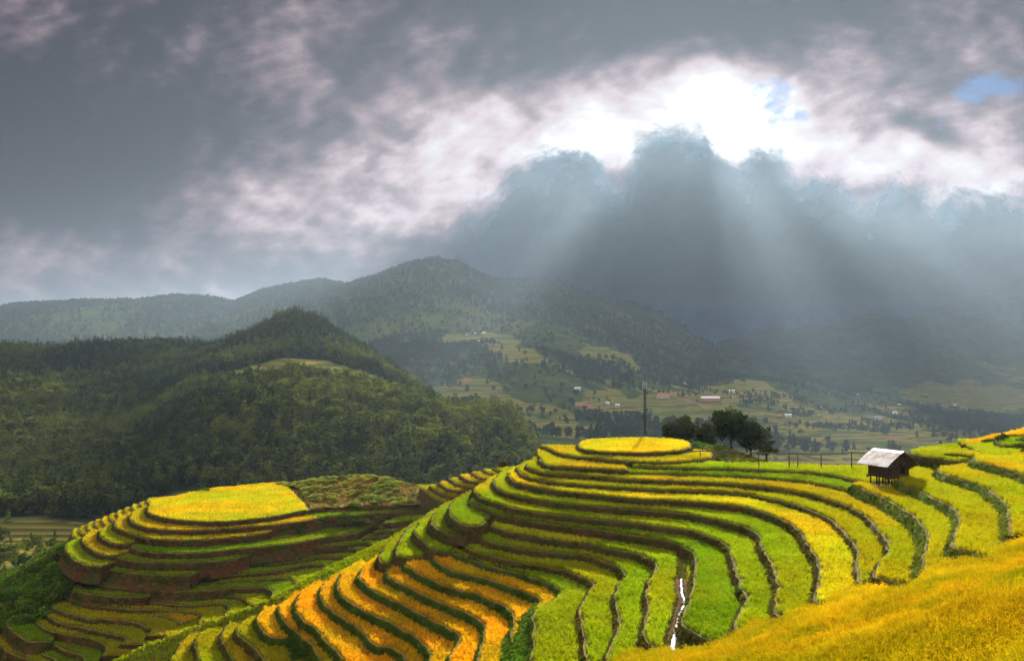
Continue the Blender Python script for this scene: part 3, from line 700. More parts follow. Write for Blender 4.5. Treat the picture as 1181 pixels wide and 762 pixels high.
# ground falls away outside the outline
import itertools
near = keep.copy()
dd = np.where(keep, 0., 99.)
for it in range(14):
    nb = np.minimum.reduce([np.roll(dd, 1, 0), np.roll(dd, -1, 0), np.roll(dd, 1, 1), np.roll(dd, -1, 1)])
    dd = np.minimum(dd, nb+.25)
FZ = field_z(GX, GY)-.55-1.8*dd**1.1
ok = dd < 2.6
vid = -np.ones(GX.shape, dtype=int); vid[ok] = np.arange(ok.sum())
V = np.stack([GX[ok], GY[ok], FZ[ok]], 1); Fc = []
q = ok[:-1, :-1] & ok[1:, :-1] & ok[:-1, 1:] & ok[1:, 1:]
for j, i in zip(*np.nonzero(q)): Fc.append((int(vid[j, i]), int(vid[j, i+1]), int(vid[j+1, i+1]), int(vid[j+1, i])))
meta(mesh_obj('golden_hillside', V, Fc, M['paddy_gold'], smooth=True), 'near hillside under the golden rice', 'hillside', None, 'structure')
# ================================================================== crops on every terrace
def visible_mask(x, y, z):
    px, py = proj(x, y, z); return (px > -70) & (px < 1250) & (py < 800)
ALLP = [(t['z'], t['poly'], np.array([(p.x, p.y) for p in t['poly']])) for t in TERR]
for L_ in ALLP: pass
BAT_OF = {round(t['z'], 3): BATTER[t['bank']] for t in TERR}
PB = [(z, a, a.min(0), a.max(0)) for z, _, a in ALLP]
def crop(t):
    a = np.array([(p.x, p.y) for p in t['poly']]); lo, hi = a.min(0), a.max(0); z = t['z']
    dist = np.median([p.y for p in t['rim']])
    s = .21 if dist < 60 else (.235 if dist < 90 else .25)
    if t['hill'] in ('left',): s = .30
    if t['hill'] in ('steps', 'shoulder'): s = .34
    nx, ny = int((hi[0]-lo[0])/s)+1, int((hi[1]-lo[1])/s)+1
    X, Y = np.meshgrid(lo[0]+np.arange(nx)*s, lo[1]+np.arange(ny)*s); X = X.ravel(); Y = Y.ravel()
    X = X+RS.uniform(-.4, .4, len(X))*s; Y = Y+RS.uniform(-.4, .4, len(Y))*s
    def f(m):
        nonlocal X, Y; X, Y = X[m], Y[m]
    f(visible_mask(X, Y, z)); f(inside(X, Y, a))
    for z2, b, l2, h2 in PB:
        if z2 > z+.01 and (l2 < hi).all() and (h2 > lo).all():
            f(~inside(X, Y, b))
            if z2-z < 1.6 and len(X):
                near = (X > l2[0]-1.5) & (X < h2[0]+1.5) & (Y > l2[1]-1.5) & (Y < h2[1]+1.5); jj = np.nonzero(near)[0]
                if len(jj):
                    dm_ = np.full(len(X), 9.); dm_[jj] = dist_line(X[jj], Y[jj], np.vstack([b, b[:1]])); f(dm_ > BAT_OF[round(z2, 3)]*(z2-z)*.75)
    for pp in (flank, weedy, mound, bushslope):
        m = inside(X, Y, np.array([(q.x, q.y) for q in pp[3]]))
        if m.any():
            ii = np.nonzero(m)[0]; pv = pp[1]; zz = np.empty(len(ii))
            for c0 in range(0, len(ii), 4000):
                q = ii[c0:c0+4000]; dd2 = (X[q, None]-pv[None, :, 0])**2+(Y[q, None]-pv[None, :, 1])**2; zz[c0:c0+4000] = pv[dd2.argmin(1), 2]
            m[ii] = zz > z-.05
            f(~m)
    f(~((on_field(X, Y, field_plane(X, Y))) & (field_z(X, Y)-.5 > z-.3) & (Y < 50)))
    R = np.array([(p.x, p.y) for p in t['rim']])
    d = dist_line(X, Y, R); f(d > t['set']+.1*fbm(X, Y, 1.3, 2)); 
    if t['id'] == 'S9':
        g = np.array([tuple(at_z(*p, z))[:2] for p in [(788, 640), (785, 666), (787, 690), (782, 712), (777, 730), (774, 748)]])
        f(dist_line(X, Y, g) > .5)
    if t['id'] in ('A', 'R1'):
        f((np.abs(X-HUT.x) > 2.9) | (np.abs(Y-HUT.y) > 2.3) | (t['id'] == 'R1'))
        if t['id'] == 'R1': f((np.abs(X-HUT.x) > 1.9) | (np.abs(Y-HUT.y) > 1.7))
    P = np.stack([X, Y, np.full(len(X), z+.0)], 1)
    # fraction along the rim, for strips that change colour
    col = t['crop'][0]; tn = tint(col[0], P, tid_hash(t['id']))
    if col[1] is not None:
        cond, other = col[1]
        k = np.zeros(len(X)); Rk = R[::4]
        dm = ((X[:, None]-Rk[None, :, 0])**2+(Y[:, None]-Rk[None, :, 1])**2).argmin(1)/max(1, len(Rk)-1)
        m = cond(dm+RS.uniform(-.02, .02, len(X)), X, Y)
        if other is None: P = P[~m]; tn = tn[~m]
        else: tn[m] = tint(other, P, 3.)[m]
    if col[0] == 'mixed' or t['id'] in ('S24', 'S22', 'S3', 'S4', 'R3'):
        w = np.clip(fbm(P[:, 0], P[:, 1], 7., 3, tid_hash(t['id']))*1.6+.35, 0, 1)[:, None]
        tn = tn*(1-w*.6)+tint('yellow', P, 1.)*w*.6
    sc = (.8+.12*RS.randn(len(P))).clip(.45, 1.15)*(s/.22)**.5
    sc *= 1+.25*fbm(P[:, 0], P[:, 1], 2., 3, 4.)
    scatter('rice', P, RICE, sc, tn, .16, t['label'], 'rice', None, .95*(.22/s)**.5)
    return len(P)
HUT = at_z(1025, 559.5, -12.3)
tot = 0
for t in TERR: tot += crop(t)
print('rice', tot)
# flank, foreground
def sl_scatter(name, sl, dens, src, sc, tn, label, cat, tilt=.2, cond=None, sz=None):
    P = on_tris(sl[1], sl[2], dens); P = P[visible_mask(P[:, 0], P[:, 1], P[:, 2])]
    if cond is not None: P = P[cond(P)]
    # not under a terrace
    m = np.ones(len(P), bool)
    for z2, b, l2, h2 in PB: m &= ~(inside(P[:, 0], P[:, 1], b) & (P[:, 2] < z2-.12))
    P = P[m]; return scatter(name, P, src, sc*RS.uniform(.75, 1.2, len(P)), tint(tn, P, 2., .35, .2 if name == 'rice' else .5), tilt, label, cat, None, sz)
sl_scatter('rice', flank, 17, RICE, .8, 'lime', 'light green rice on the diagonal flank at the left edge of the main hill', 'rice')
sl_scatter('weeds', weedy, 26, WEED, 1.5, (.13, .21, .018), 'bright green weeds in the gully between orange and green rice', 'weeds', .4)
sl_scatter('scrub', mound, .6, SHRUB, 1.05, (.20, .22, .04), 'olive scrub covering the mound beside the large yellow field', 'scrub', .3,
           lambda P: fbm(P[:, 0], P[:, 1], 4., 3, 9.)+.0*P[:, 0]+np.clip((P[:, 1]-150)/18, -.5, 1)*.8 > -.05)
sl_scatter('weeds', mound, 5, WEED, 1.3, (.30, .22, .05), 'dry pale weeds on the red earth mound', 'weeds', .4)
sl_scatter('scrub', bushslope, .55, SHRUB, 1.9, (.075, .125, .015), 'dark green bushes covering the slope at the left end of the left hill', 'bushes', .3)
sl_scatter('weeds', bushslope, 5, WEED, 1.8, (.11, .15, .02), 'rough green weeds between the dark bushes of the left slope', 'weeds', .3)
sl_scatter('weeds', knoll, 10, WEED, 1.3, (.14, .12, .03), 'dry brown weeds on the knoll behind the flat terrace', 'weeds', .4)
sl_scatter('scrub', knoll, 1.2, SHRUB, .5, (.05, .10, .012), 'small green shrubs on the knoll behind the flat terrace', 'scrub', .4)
# foreground field: denser the nearer it is
X = RS.uniform(-3, 42, 420000); Y = RS.uniform(6, 56, 420000)
pz = field_plane(X, Y); m = on_field(X, Y, pz) & visible_mask(X, Y, pz); X, Y = X[m], Y[m]
w = np.clip((20/Y)**1.2, .18, 1); m = RS.rand(len(X)) < w; X, Y = X[m], Y[m]
P = np.stack([X, Y, field_z(X, Y)-.55], 1)
e = fbm(X*.7+Y*.5, Y*1.2-X, 1.6, 3, 5.)
tn = tint('orange', P, 7., .45)*.72*(1+.5*e[:, None]); w = np.clip(.8+1.1*fbm(X, Y, 5., 4, 8.), 0, 1)[:, None]
tn = tn*(1-w)+tint('yellow', P, 8., .3)*w*.62
w = np.clip(-.15+(22-Y)*.02+1.8*fbm(X, Y, 3., 4, 18.), 0, .85)[:, None]; tn = tn*(1-w)+tint('mixed', P, 8., .3)*w*.5
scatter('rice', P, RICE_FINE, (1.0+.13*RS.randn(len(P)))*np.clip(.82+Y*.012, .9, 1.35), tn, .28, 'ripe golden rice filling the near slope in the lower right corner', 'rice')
print('foreground', len(P))
# grass on the banks
def bank_weeds(hill, per_m, banks, name, label, col, size):
    pts = []
    for t in TERR:
        if t['hill'] != hill or t['bank'] not in banks: continue
        R = t['rim']; k = len(R)
        for i in range(k-1):
            n = RS.poisson(per_m*(R[i+1]-R[i]).length)
            for _ in range(n):
                u = RS.rand(); f = RS.rand()**.9*1.0; p = R[i].lerp(R[i+1], u)+t['nr'][i]*(.05+BATTER[t['bank']]*f); pts.append((p.x, p.y, t['z']-f))
    P = np.array(pts); P = P[visible_mask(P[:, 0], P[:, 1], P[:, 2])]
    m = fbm(P[:, 0], P[:, 1], 2.5, 3, 1.)+.45*RS.rand(len(P)) > (.02 if per_m < 8 else -.4); P = P[m]
    tn = tint(col, P, 6., .5); scatter(name, P, WEED, size*RS.uniform(.6, 1.3, len(P)), tn, .5, label, 'weeds')
bank_weeds('main', 14, (0,), 'weeds', 'sparse weeds and roots on the brown terrace banks of the main hill', (.10, .10, .018), 1.0)
bank_weeds('main', 22, (1,), 'grass', 'thick green grass on the banks between the orange rice strips', (.075, .125, .010), .9)
bank_weeds('main', 18, (2,), 'grass', 'olive grass hanging on the banks right of the hut', (.12, .155, .018), .9)
bank_weeds('left', 8, (0, 3), 'weeds', 'dark weeds on the banks of the left hill', (.07, .085, .014), 1.1)
# the bushes strewn on the banks of the left hill
pts = []
for a, b, n, z in (((318, 600), (400, 596), 60, -28.4), ((400, 596), (430, 600), 26, -28.6), ((222, 655), (245, 667), 26, -33.2), ((330, 604), (350, 612), 10, -29.2), ((380, 600), (440, 598), 30, -28.6)):
    for _ in range(n):
        t_ = RS.rand(); p = at_z(a[0]+(b[0]-a[0])*t_+RS.randn()*3, a[1]+(b[1]-a[1])*t_+RS.randn()*2.4, z); pts.append(tuple(p))
P = np.array(pts); scatter('scrub', P, SHRUB, RS.uniform(.5, 1., len(P)), tint((.05, .07, .012), P, 1.), .4, 'dark shrubs hanging over the banks of the left hill', 'scrub')

g = [at_z(*p, -17.7) for p in [(786, 645), (785, 655), (785, 668)]]; q = spline(g, .1); P = np.array([(p.x+RS.randn()*.3, p.y+RS.randn()*.3, -17.72) for p in q for _ in range(9)])
scatter('weeds', P, WEED, RS.uniform(.8, 1.4, len(P)), tint((.10, .11, .02), P, 1., .3, .5), .4, 'rough weeds where the white stream begins', 'weeds')
g = [at_z(*p, -17.6) for p in [(783, 668), (783, 690), (781, 712), (775, 730), (770, 748)]]; q = spline(g, .1); P = np.array([(p.x-.15+RS.randn()*.12, p.y, -17.62) for p in q for _ in range(3)]+[(p.x+.85+RS.randn()*.15, p.y, -17.6) for p in q for _ in range(3)])
scatter('weeds', P, WEED, RS.uniform(.6, 1.1, len(P)), tint((.12, .10, .025), P, 1., .3, .5), .4, 'dry weeds along both edges of the white stream', 'weeds')
# ================================================================== valley, forest hill and mountains: one terrain sheet
def prof(pts):
    a = np.array(pts, float); return lambda px: np.interp(px, a[:, 0], a[:, 1])
LINES = [  # distance, picture height of the ground at that distance as a function of bearing (bearing given as photo column)
    (4,    lambda px: HOR+F*16/4+0*px, 'z', -18.),
    (45,   None, 'z', -37.), (75, None, 'z', -43.), (118,  None, 'z', -47.), (215, None, 'z', -60.), (300, None, 'z', -63.),
    (440,  prof([(-400, 560), (0, 560), (60, 555), (130, 545), (180, 515), (230, 484), (270, 467), (330, 458), (380, 462), (430, 470), (480, 479), (520, 485), (560, 487), (590, 491), (610, 512), (630, 552), (700, 590), (1600, 600)])),
    (530,  prof([(-400, 490), (0, 500), (100, 500), (160, 495), (215, 460), (270, 436), (330, 425), (380, 431), (430, 442), (480, 457), (520, 469), (560, 481), (620, 540), (700, 560), (1600, 580)])),
    (610,  prof([(-400, 450), (0, 455), (100, 455), (160, 450), (215, 440), (270, 426), (330, 412), (380, 417), (430, 430), (480, 457), (520, 486), (560, 500), (620, 540), (700, 560), (1600, 570)])),
    (760,  prof([(-400, 408), (-100, 408), (0, 412), (60, 415), (100, 408), (150, 404), (200, 406), (245, 408), (275, 398), (300, 387), (325, 374), (340, 371), (355, 374), (375, 384), (400, 400), (425, 414), (450, 432), (480, 455), (520, 486), (600, 505), (700, 515), (900, 530), (1600, 540)])),
    (1000, prof([(-400, 440), (340, 440), (470, 470), (540, 484), (620, 500), (760, 510), (1000, 522), (1600, 525)])),
    (1350, prof([(-400, 440), (300, 440), (450, 450), (520, 455), (600, 474), (680, 480), (760, 486), (850, 490), (950, 498), (1100, 508), (1181, 512), (1600, 512)])),
    (1900, prof([(-400, 420), (300, 420), (420, 424), (480, 400), (560, 395), (620, 402), (680, 424), (740, 440), (800, 452), (900, 466), (960, 478), (1050, 486), (1181, 497), (1600, 497)])),
    (2350, prof([(-400, 400), (300, 400), (420, 400), (480, 388), (560, 380), (640, 380), (700, 398), (760, 420), (830, 436), (900, 442), (960, 458), (1020, 468), (1100, 478), (1181, 486), (1600, 490)])),
    (3000, prof([(-400, 350), (-100, 358), (0, 355), (50, 352), (100, 351), (150, 349), (200, 342), (235, 343), (270, 350), (300, 336), (350, 326), (375, 326), (400, 330), (430, 321), (470, 306), (495, 299), (510, 299), (530, 303), (548, 315), (575, 325), (600, 326), (622, 323), (650, 333), (680, 345), (700, 348), (730, 355), (760, 366), (790, 384), (820, 404), (870, 420), (920, 436), (960, 448), (1020, 456), (1080, 466), (1130, 478), (1181, 482), (1600, 482)])),
    (3450, prof([(-400, 400), (500, 395), (800, 430), (1000, 462), (1100, 466), (1181, 462), (1600, 455)])),
    (3800, prof([(-400, 430), (700, 440), (860, 440), (960, 445), (1040, 440), (1110, 435), (1181, 425), (1600, 410)])),
    (4500, prof([(-400, 420), (500, 420), (780, 410), (830, 393), (860, 384), (890, 379), (905, 380), (940, 374), (965, 369), (985, 363), (1003, 361), (1025, 364), (1047, 368), (1070, 358), (1110, 347), (1130, 342), (1181, 326), (1250, 324), (1400, 330), (1600, 335)])),
    (6300, prof([(-400, 425), (1600, 412)])),
]
def ctrl(px):
    Ds = []; Zs = []
    for L_ in LINES:
        d = L_[0]; Ds.append(d)
        Zs.append(np.full(px.shape, L_[3]) if len(L_) == 4 else -(L_[1](px)-HOR)/F*d)
    return np.array(Ds), np.array(Zs)
def ground(x, y):
    """height of the terrain sheet (vectorised)"""
    px = CX+F*x/np.maximum(y, 1); d = y
    Ds, Zs = ctrl(px); lg = np.log(Ds); ld = np.log(np.clip(d, Ds[0], Ds[-1]-1))
    k = np.clip(np.searchsorted(lg, ld, side='right')-1, 0, len(Ds)-2)
    ii = np.arange(len(px)) if px.ndim == 1 else None
    z0 = np.take_along_axis(Zs, k[None], 0)[0]; z1 = np.take_along_axis(Zs, (k+1)[None], 0)[0]
    t = (ld-lg[k])/(lg[k+1]-lg[k]); ts = t*t*(3-2*t); t = .45*t+.55*ts
    z = z0+(z1-z0)*t
    a = np.clip((d-240)/900, 0, 1)
    # spurs and gullies, calmest where a skyline has to stay put
    edge = np.minimum(t, 1-t)*2; cal = .35+.65*edge
    z = z+a*cal*(fbm(x, y, 420., 5, 1.)*np.clip(d*.028, 4, 60)+fbm(x*1.6, y*.6, 150., 4, 5.)*np.clip(d*.010, 1.5, 22))
    return z
def field_mask(x, y):
    """where the valley is cultivated rather than wooded"""
    px, py = CX+F*x/np.maximum(y, 1), 0; d = y; m = np.zeros_like(x)
    def blob(bx, bd, rx, rd, s=1.):
        nonlocal m
        m = np.maximum(m, s*np.exp(-(((px-bx)/rx)**2+((np.log(d)-math.log(bd))/rd)**2)))
    for b in ((40, 270, 110, .30), (200, 300, 90, .16), (300, 540, 60, .11, 1.5), (370, 545, 70, .11, 1.6), (440, 535, 70, .10, 1.6), (510, 520, 60, .08, 1.5), (1000, 700, 260, .5), (560, 1250, 80, .25), (640, 1150, 80, .3), (600, 1900, 80, .12, .75), (700, 1500, 70, .12), (820, 1500, 120, .3), (960, 1500, 160, .35), (1080, 1200, 140, .3), (850, 2000, 90, .1), (1000, 2400, 80, .1), (1120, 3400, 80, .15), (560, 2150, 60, .1, .8), (700, 2200, 60, .08, .7), (160, 215, 80, .2)):
        blob(*b)
    n = fbm(x, y, 160., 4, 3.)+.5*fbm(x, y, 38., 3, 6.)
    return np.clip((m+.45*n-.42)*4, 0, 1)
pxs = np.concatenate([np.linspace(-330, -20, 30), np.linspace(-10, 1190, 560), np.linspace(1200, 1510, 30)])
ds = np.concatenate([np.geomspace(4, 240, 40, endpoint=False), np.geomspace(240, 3100, 430, endpoint=False), np.geomspace(3100, 6299, 110)])
PX, DD = np.meshgrid(pxs, ds); GXX = (PX-CX)/F*DD; GYY = DD
ZZ = ground(GXX.ravel(), GYY.ravel()).reshape(GXX.shape)
FM = field_mask(GXX.ravel(), GYY.ravel()).reshape(GXX.shape)
# terraced relief in the fields
st = np.clip(DD/160, 1.6, 9.); q = ZZ/st; fr = q-np.floor(q)
ZZ = ZZ*(1-FM)+FM*((np.floor(q)+np.clip((fr-.6)/.4, 0, 1))*st)
nr_, nc_ = PX.shape
idx = np.arange(nr_*nc_).reshape(nr_, nc_)
me = bpy.data.meshes.new('ground'); nv = nr_*nc_
quads = np.stack([idx[:-1, :-1], idx[:-1, 1:], idx[1:, 1:], idx[1:, :-1]], -1).reshape(-1, 4)
me.vertices.add(nv); me.vertices.foreach_set('co', np.stack([GXX, GYY, ZZ], -1).astype(np.float32).ravel())
me.loops.add(len(quads)*4); me.polygons.add(len(quads))
me.loops.foreach_set('vertex_index', quads.astype(np.int32).ravel())
me.polygons.foreach_set('loop_start', (np.arange(len(quads))*4).astype(np.int32))
me.polygons.foreach_set('use_smooth', np.ones(len(quads), bool)); me.update()
a = me.attributes.new('field', 'FLOAT', 'POINT'); a.data.foreach_set('value', FM.astype(np.float32).ravel())
m, nt, out = new_mat('terrain'); N = NT(nt); p = N.pos()
fa = N.n('ShaderNodeAttribute', attribute_name='field').outputs['Fac']
forest = N.mix(N.ss(N.noise(p, .02, 8, .7), .35, .65), (.022, .038, .012), (.055, .075, .018))
forest = N.mix(N.ss(N.noise(p, .004, 6, .6), .52, .66), forest, (.075, .085, .022))
px_, py_, pz_ = N.sep(p)
band = N.noise(N.comb(N.m('MULTIPLY', px_, .0035), N.m('MULTIPLY', py_, .0035), N.m('MULTIPLY', pz_, .16)), 1.6, 3, .55)
fld = N.mix(N.ss(band, .38, .50), (.07, .10, .02), (.19, .165, .03))
fld = N.mix(N.ss(band, .54, .60), fld, (.10, .12, .03))
line = N.m('FRACT', N.m('MULTIPLY', pz_, .30))
fld = N.mix(N.ss(line, .62, .9), fld, (.07, .06, .02))
fld = N.mix(N.ss(N.noise(p, .006, 5, .6, .4), .60, .66), fld, (.24, .12, .06))
b = N.n('ShaderNodeBsdfPrincipled'); b.inputs['Roughness'].default_value = .95; b.inputs['Specular IOR Level'].default_value = 0
nt.links.new(N.mix(N.ss(fa, .3, .6), forest, fld), b.inputs['Base Color'])
bn = N.n('ShaderNodeBump'); bn.inputs['Strength'].default_value = .8; bn.inputs['Distance'].default_value = 4.
nt.links.new(N.noise(p, .09, 6, .7), bn.inputs['Height']); nt.links.new(bn.outputs[0], b.inputs['Normal'])
nt.links.new(b.outputs[0], out.inputs[0]); me.materials.append(m)
meta(link(bpy.data.objects.new('ground', me)), 'valley floor, forested hill and mountain ranges', 'terrain', None, 'structure')
# ---- woods
def wood_points(n, px0, px1, d0, d1, thr=.5, clump=60., keep=.0):
    px = RS.uniform(px0, px1, n); d = np.sqrt(RS.uniform(d0**2, d1**2, n)); x = (px-CX)/F*d
    z = ground(x, d); fm = field_mask(x, d)
    nn = fbm(x, d, clump, 4, 7.)
    m = (fm < thr) & (nn > keep-1)
    return x[m], d[m], z[m], nn[m]
def to_pts(t3): return np.stack([t3[0], t3[1], t3[2]], 1)
def visible_from_camera(P, lift=6.):
    """rough skyline test so that trees behind a ridge are left out"""
    px, py = proj(P[:, 0], P[:, 1], P[:, 2]+lift); k = np.clip(((px+330)/4).astype(int), 0, 459)
    pc = np.linspace(-330, 1510, 460); dsv = np.geomspace(240, 6200, 420)
    A, B = np.meshgrid(pc, dsv); xx = (A-CX)/F*B
    g = ground(xx.ravel(), B.ravel()).reshape(A.shape); ang = g/B; run = np.maximum.accumulate(ang, 0)
    di = np.clip(np.searchsorted(dsv, P[:, 1]*.985)-1, 0, 419)
    return (P[:, 2]+lift)/P[:, 1] > run[di, k]-.0005
# near wood: the largest trees are trees of their own
W = wood_points(30000, -60, 660, 235, 860, .5); P = to_pts(W); P = P[visible_from_camera(P)]
P = P[(P[:, 0] < 20) | (P[:, 1] < 600)]
px, py = proj(P[:, 0], P[:, 1], P[:, 2]); P = P[py < 600]
h = fbm(P[:, 0], P[:, 1], 40., 3, 21.)
order = np.argsort(P[:, 1]+(P[:, 0] < -400)*120); P = P[order]; h = h[order]
px, py = proj(P[:, 0], P[:, 1], P[:, 2]+3)
front = (py < 552) & (px > 5) & (px < 615)
sel = []
cells = set()
for i in np.nonzero(front)[0]:
    c = (round(P[i, 0]/7.5), round(P[i, 1]/7.5))
    if c in cells: continue
    cells.add(c); sel.append(i)
    if len(sel) >= 190: break
mask = np.zeros(len(P), bool); mask[sel] = True
ind = P[mask]; rest = P[~mask]
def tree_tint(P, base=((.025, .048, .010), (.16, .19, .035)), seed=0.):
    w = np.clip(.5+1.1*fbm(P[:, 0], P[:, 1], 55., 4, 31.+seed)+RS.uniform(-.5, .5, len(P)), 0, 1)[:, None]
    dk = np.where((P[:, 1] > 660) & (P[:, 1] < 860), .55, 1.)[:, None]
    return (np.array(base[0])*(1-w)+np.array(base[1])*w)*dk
for i in range(5):
    m_ = leaf_mat('leaves_wood_%d' % i, ((.065, .105, .018), (.045, .075, .014), (.10, .13, .028), (.035, .06, .016), (.05, .075, .02))[i], .45, .35, False)
    PROTO[i] = PROTO[i]+(m_,)
WOODME = []
for (cr, tk, kind, hh, m_) in PROTO:
    c2 = cr.data.copy(); c2.materials[0] = m_; WOODME.append((c2, tk.data))
for i, p in enumerate(ind):
    far = p[1] > 560 and p[0] < -60
    k = RS.randint(3, 5) if (h[mask][i] < -.15) else RS.randint(0, 3)
    s = RS.uniform(1.0, 1.7)
    e = empty('tree', (p[0], p[1], p[2]-.3), RS.uniform(0, 6.28)); e.scale = (s, s, s*RS.uniform(.85, 1.15))
    pine = k >= 3
    meta(e, 'dark narrow conifer among the broad-leaved trees of the wooded hill' if pine else 'rounded green tree in the wood covering the near forested hill',
         'tree', 'conifers in the wood on the near hill' if pine else 'broad-leaved trees in the wood on the near hill')
    link(bpy.data.objects.new('crown', WOODME[k][0]), e); link(bpy.data.objects.new('trunk', WOODME[k][1]), e)
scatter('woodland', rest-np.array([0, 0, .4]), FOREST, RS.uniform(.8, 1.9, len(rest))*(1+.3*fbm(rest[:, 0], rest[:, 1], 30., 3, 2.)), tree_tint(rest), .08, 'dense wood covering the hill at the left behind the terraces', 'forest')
W = wood_points(60000, -80, 1260, 860, 3080, .45); P = to_pts(W); P = P[visible_from_camera(P, 9)]
px, py = proj(P[:, 0], P[:, 1], P[:, 2])
dens = np.clip(.35+fbm(P[:, 0], P[:, 1], 300., 4, 17.)*1.3+np.clip((P[:, 2]-60)/250, 0, .9), .06, 1)
P = P[RS.rand(len(P)) < dens]
scatter('woodland', P-np.array([0, 0, 1.]), FOREST_FAR, RS.uniform(1.1, 2.4, len(P)), tree_tint(P, ((.022, .040, .014), (.04, .058, .018))), .05, 'distant woods on the mountain slopes', 'forest')
# ridge line trees on the mountain shoulder
pr = RS.uniform(640, 822, 240); d_ = RS.uniform(2960, 3010, 240); x_ = (pr-CX)/F*d_; P = np.stack([x_, d_, ground(x_, d_)-5], 1)
P2 = []
for a_, b_ in ((0, 640),):
    q = RS.uniform(a_, b_, 900); dd_ = RS.uniform(2950, 3010, 900); xx_ = (q-CX)/F*dd_; P2.append(np.stack([xx_, dd_, ground(xx_, dd_)-5], 1))
P = np.concatenate([P]+P2)
scatter('woodland', P, FOREST_FAR, np.where(P[:, 0] > 150, RS.uniform(2.2, 4.2, len(P)), RS.uniform(1.6, 2.8, len(P))), (.022, .034, .014), .05, 'ragged line of trees along the crest of the main mountain', 'forest')
# scattered trees in the fields
W = wood_points(5500, 480, 1240, 900, 2300, 2., 60.); P = to_pts(W); P = P[visible_from_camera(P)]
m = (fbm(P[:, 0], P[:, 1], 90., 3, 41.) > .22); P = P[m]
scatter('woodland', P-np.array([0, 0, .5]), FOREST_FAR, RS.uniform(.9, 1.9, len(P)), (.035, .055, .016), .05, 'clumps of trees between the valley fields', 'forest')
px = RS.uniform(-60, 260, 900); d = RS.uniform(190, 330, 900); x = (px-CX)/F*d; m = fbm(x, d, 40., 3, 51.) > .12; x, d = x[m], d[m]
P = np.stack([x, d, ground(x, d)-.3], 1); scatter('woodland', P, FOREST, RS.uniform(.35, .9, len(P)), tree_tint(P), .08, 'tree clumps on the valley fields at the lower left', 'forest')
# ---- houses
def on_ground(px, py, d0=700):
    r = ray(px, py); dsv = np.geomspace(d0, 5000, 1500); t = dsv/r.y
    g = ground(r.x*t, r.y*t); below = np.nonzero(r.z*t < g)[0]
    k = below[0] if len(below) else 900
    t = t[k]; return Vector((r.x*t, r.y*t, g[k]))
def house(px, py, wpx, kind, label, rz=None):
    p = on_ground(px, py); L = wpx/F*p.y; L = max(L, 6); Wd = min(8, max(5, L*.45)) if L < 25 else 10.; H = max(3.0, min(4.5, L*.3))
    rz = RS.uniform(-.3, .3) if rz is None else rz
    e = empty('house', (p.x, p.y, p.z-.3), rz); meta(e, label, 'house')
    wall = {'w': M['wall_plaster'], 'd': M['wall_wood'], 'o': M['wall_orange']}[kind[0]]
    roof = {'w': M['roof_white'], 'g': M['roof_grey'], 'r': M['roof_red']}[kind[1]]
    w = MB(); w.box((0, 0, H/2-1), (L, Wd, H+2)); 
    gv = [(-L/2, -Wd/2, H), (-L/2, Wd/2, H), (-L/2, 0, H+Wd*.32), (L/2, -Wd/2, H), (L/2, Wd/2, H), (L/2, 0, H+Wd*.32)]
    w.quadlist(gv, [(0, 2, 1), (3, 4, 5)]); w.build('wall', wall, e)
    r = MB(); o = .5
    for s in (-1, 1):
        y0, z0 = s*(Wd/2+o), H-o*.6; y1, z1 = 0, H+Wd*.34
        vs = [(-L/2-o, y0, z0), (L/2+o, y0, z0), (L/2+o, y1, z1), (-L/2-o, y1, z1)]; vs += [(a, b, c+.14) for a, b, c in vs]
        r.quadlist(vs, [(0, 3, 2, 1), (4, 5, 6, 7), (0, 1, 5, 4), (1, 2, 6, 5), (2, 3, 7, 6), (3, 0, 4, 7)])
    r.build('roof', roof, e)
    n = max(1, int(L/7)); d = MB(); d.box((0 if n == 1 else -L/2+L/n*.3, -Wd/2-.03, 1.05), (1.1, .08, 2.1)); d.build('door', M['wood'], e)
    for k in range(n+1):
        x = -L/2+L*(k+.7)/(n+1.4); q = MB(); q.box((x+.4, -Wd/2-.03, 1.9), (1.0, .07, 1.0)); q.build('window', M['glass_dark'], e)
HS = [(819, 461, 21, 'ow', 'long orange-walled building with a bright white roof on the far slope', 0.), (765, 458, 14, 'wr', 'long low house with a pinkish red roof above the hilltop mast', 0.),
      (790, 443, 4, 'wg', 'tiny pale house on the slope straight above the orange-walled building'), (844, 452, 6, 'ww', 'white-roofed house to the upper right of the orange-walled building'),
      (847, 458.5, 3, 'ww', 'smallest white-roofed shed right of the orange-walled building'), (909, 480, 7, 'ww', 'bright white-roofed house on the bare reddish slope'),
      (899, 481.5, 5, 'dr', 'red-brown hut touching the left side of the bright white-roofed house'), (1032, 476.5, 5, 'ww', 'small white-roofed house among the right-hand valley fields'),
      (990, 456, 8, 'dg', 'grey-roofed house between dark trees on the right-hand knoll'), (1037, 467.5, 4, 'dw', 'pale-roofed hut above the right-hand valley fields'),
      (1012, 483, 9, 'wg', 'grey farm building below the small white-roofed house at right'), (1101, 468, 4, 'ww', 'lone white hut near the misty slope at far right'),
      (552, 395, 5, 'ww', 'white-roofed house on the mountain terrace, front of the cluster'), (538, 386, 3, 'wg', 'grey-roofed hut at the left of the mountain cluster'),
      (549, 384.5, 3.5, 'wg', 'grey-roofed hut in the middle of the mountain cluster'), (558, 384.5, 3.5, 'ww', 'pale-roofed hut at the right of the mountain cluster'),
      (562, 395.5, 3, 'ww', 'small white hut right of the front house of the mountain cluster'), (666, 449.5, 7, 'ww', 'solitary white-roofed house below the wooded spur'),
      (701, 466, 4, 'ww', 'pale hut above the curving valley path'), (712, 468.5, 5, 'ww', 'white-roofed house right of the pale hut above the valley path'),
      (792, 442, 3.5, 'dg', 'dark hut beside the tiny pale house on the slope')]
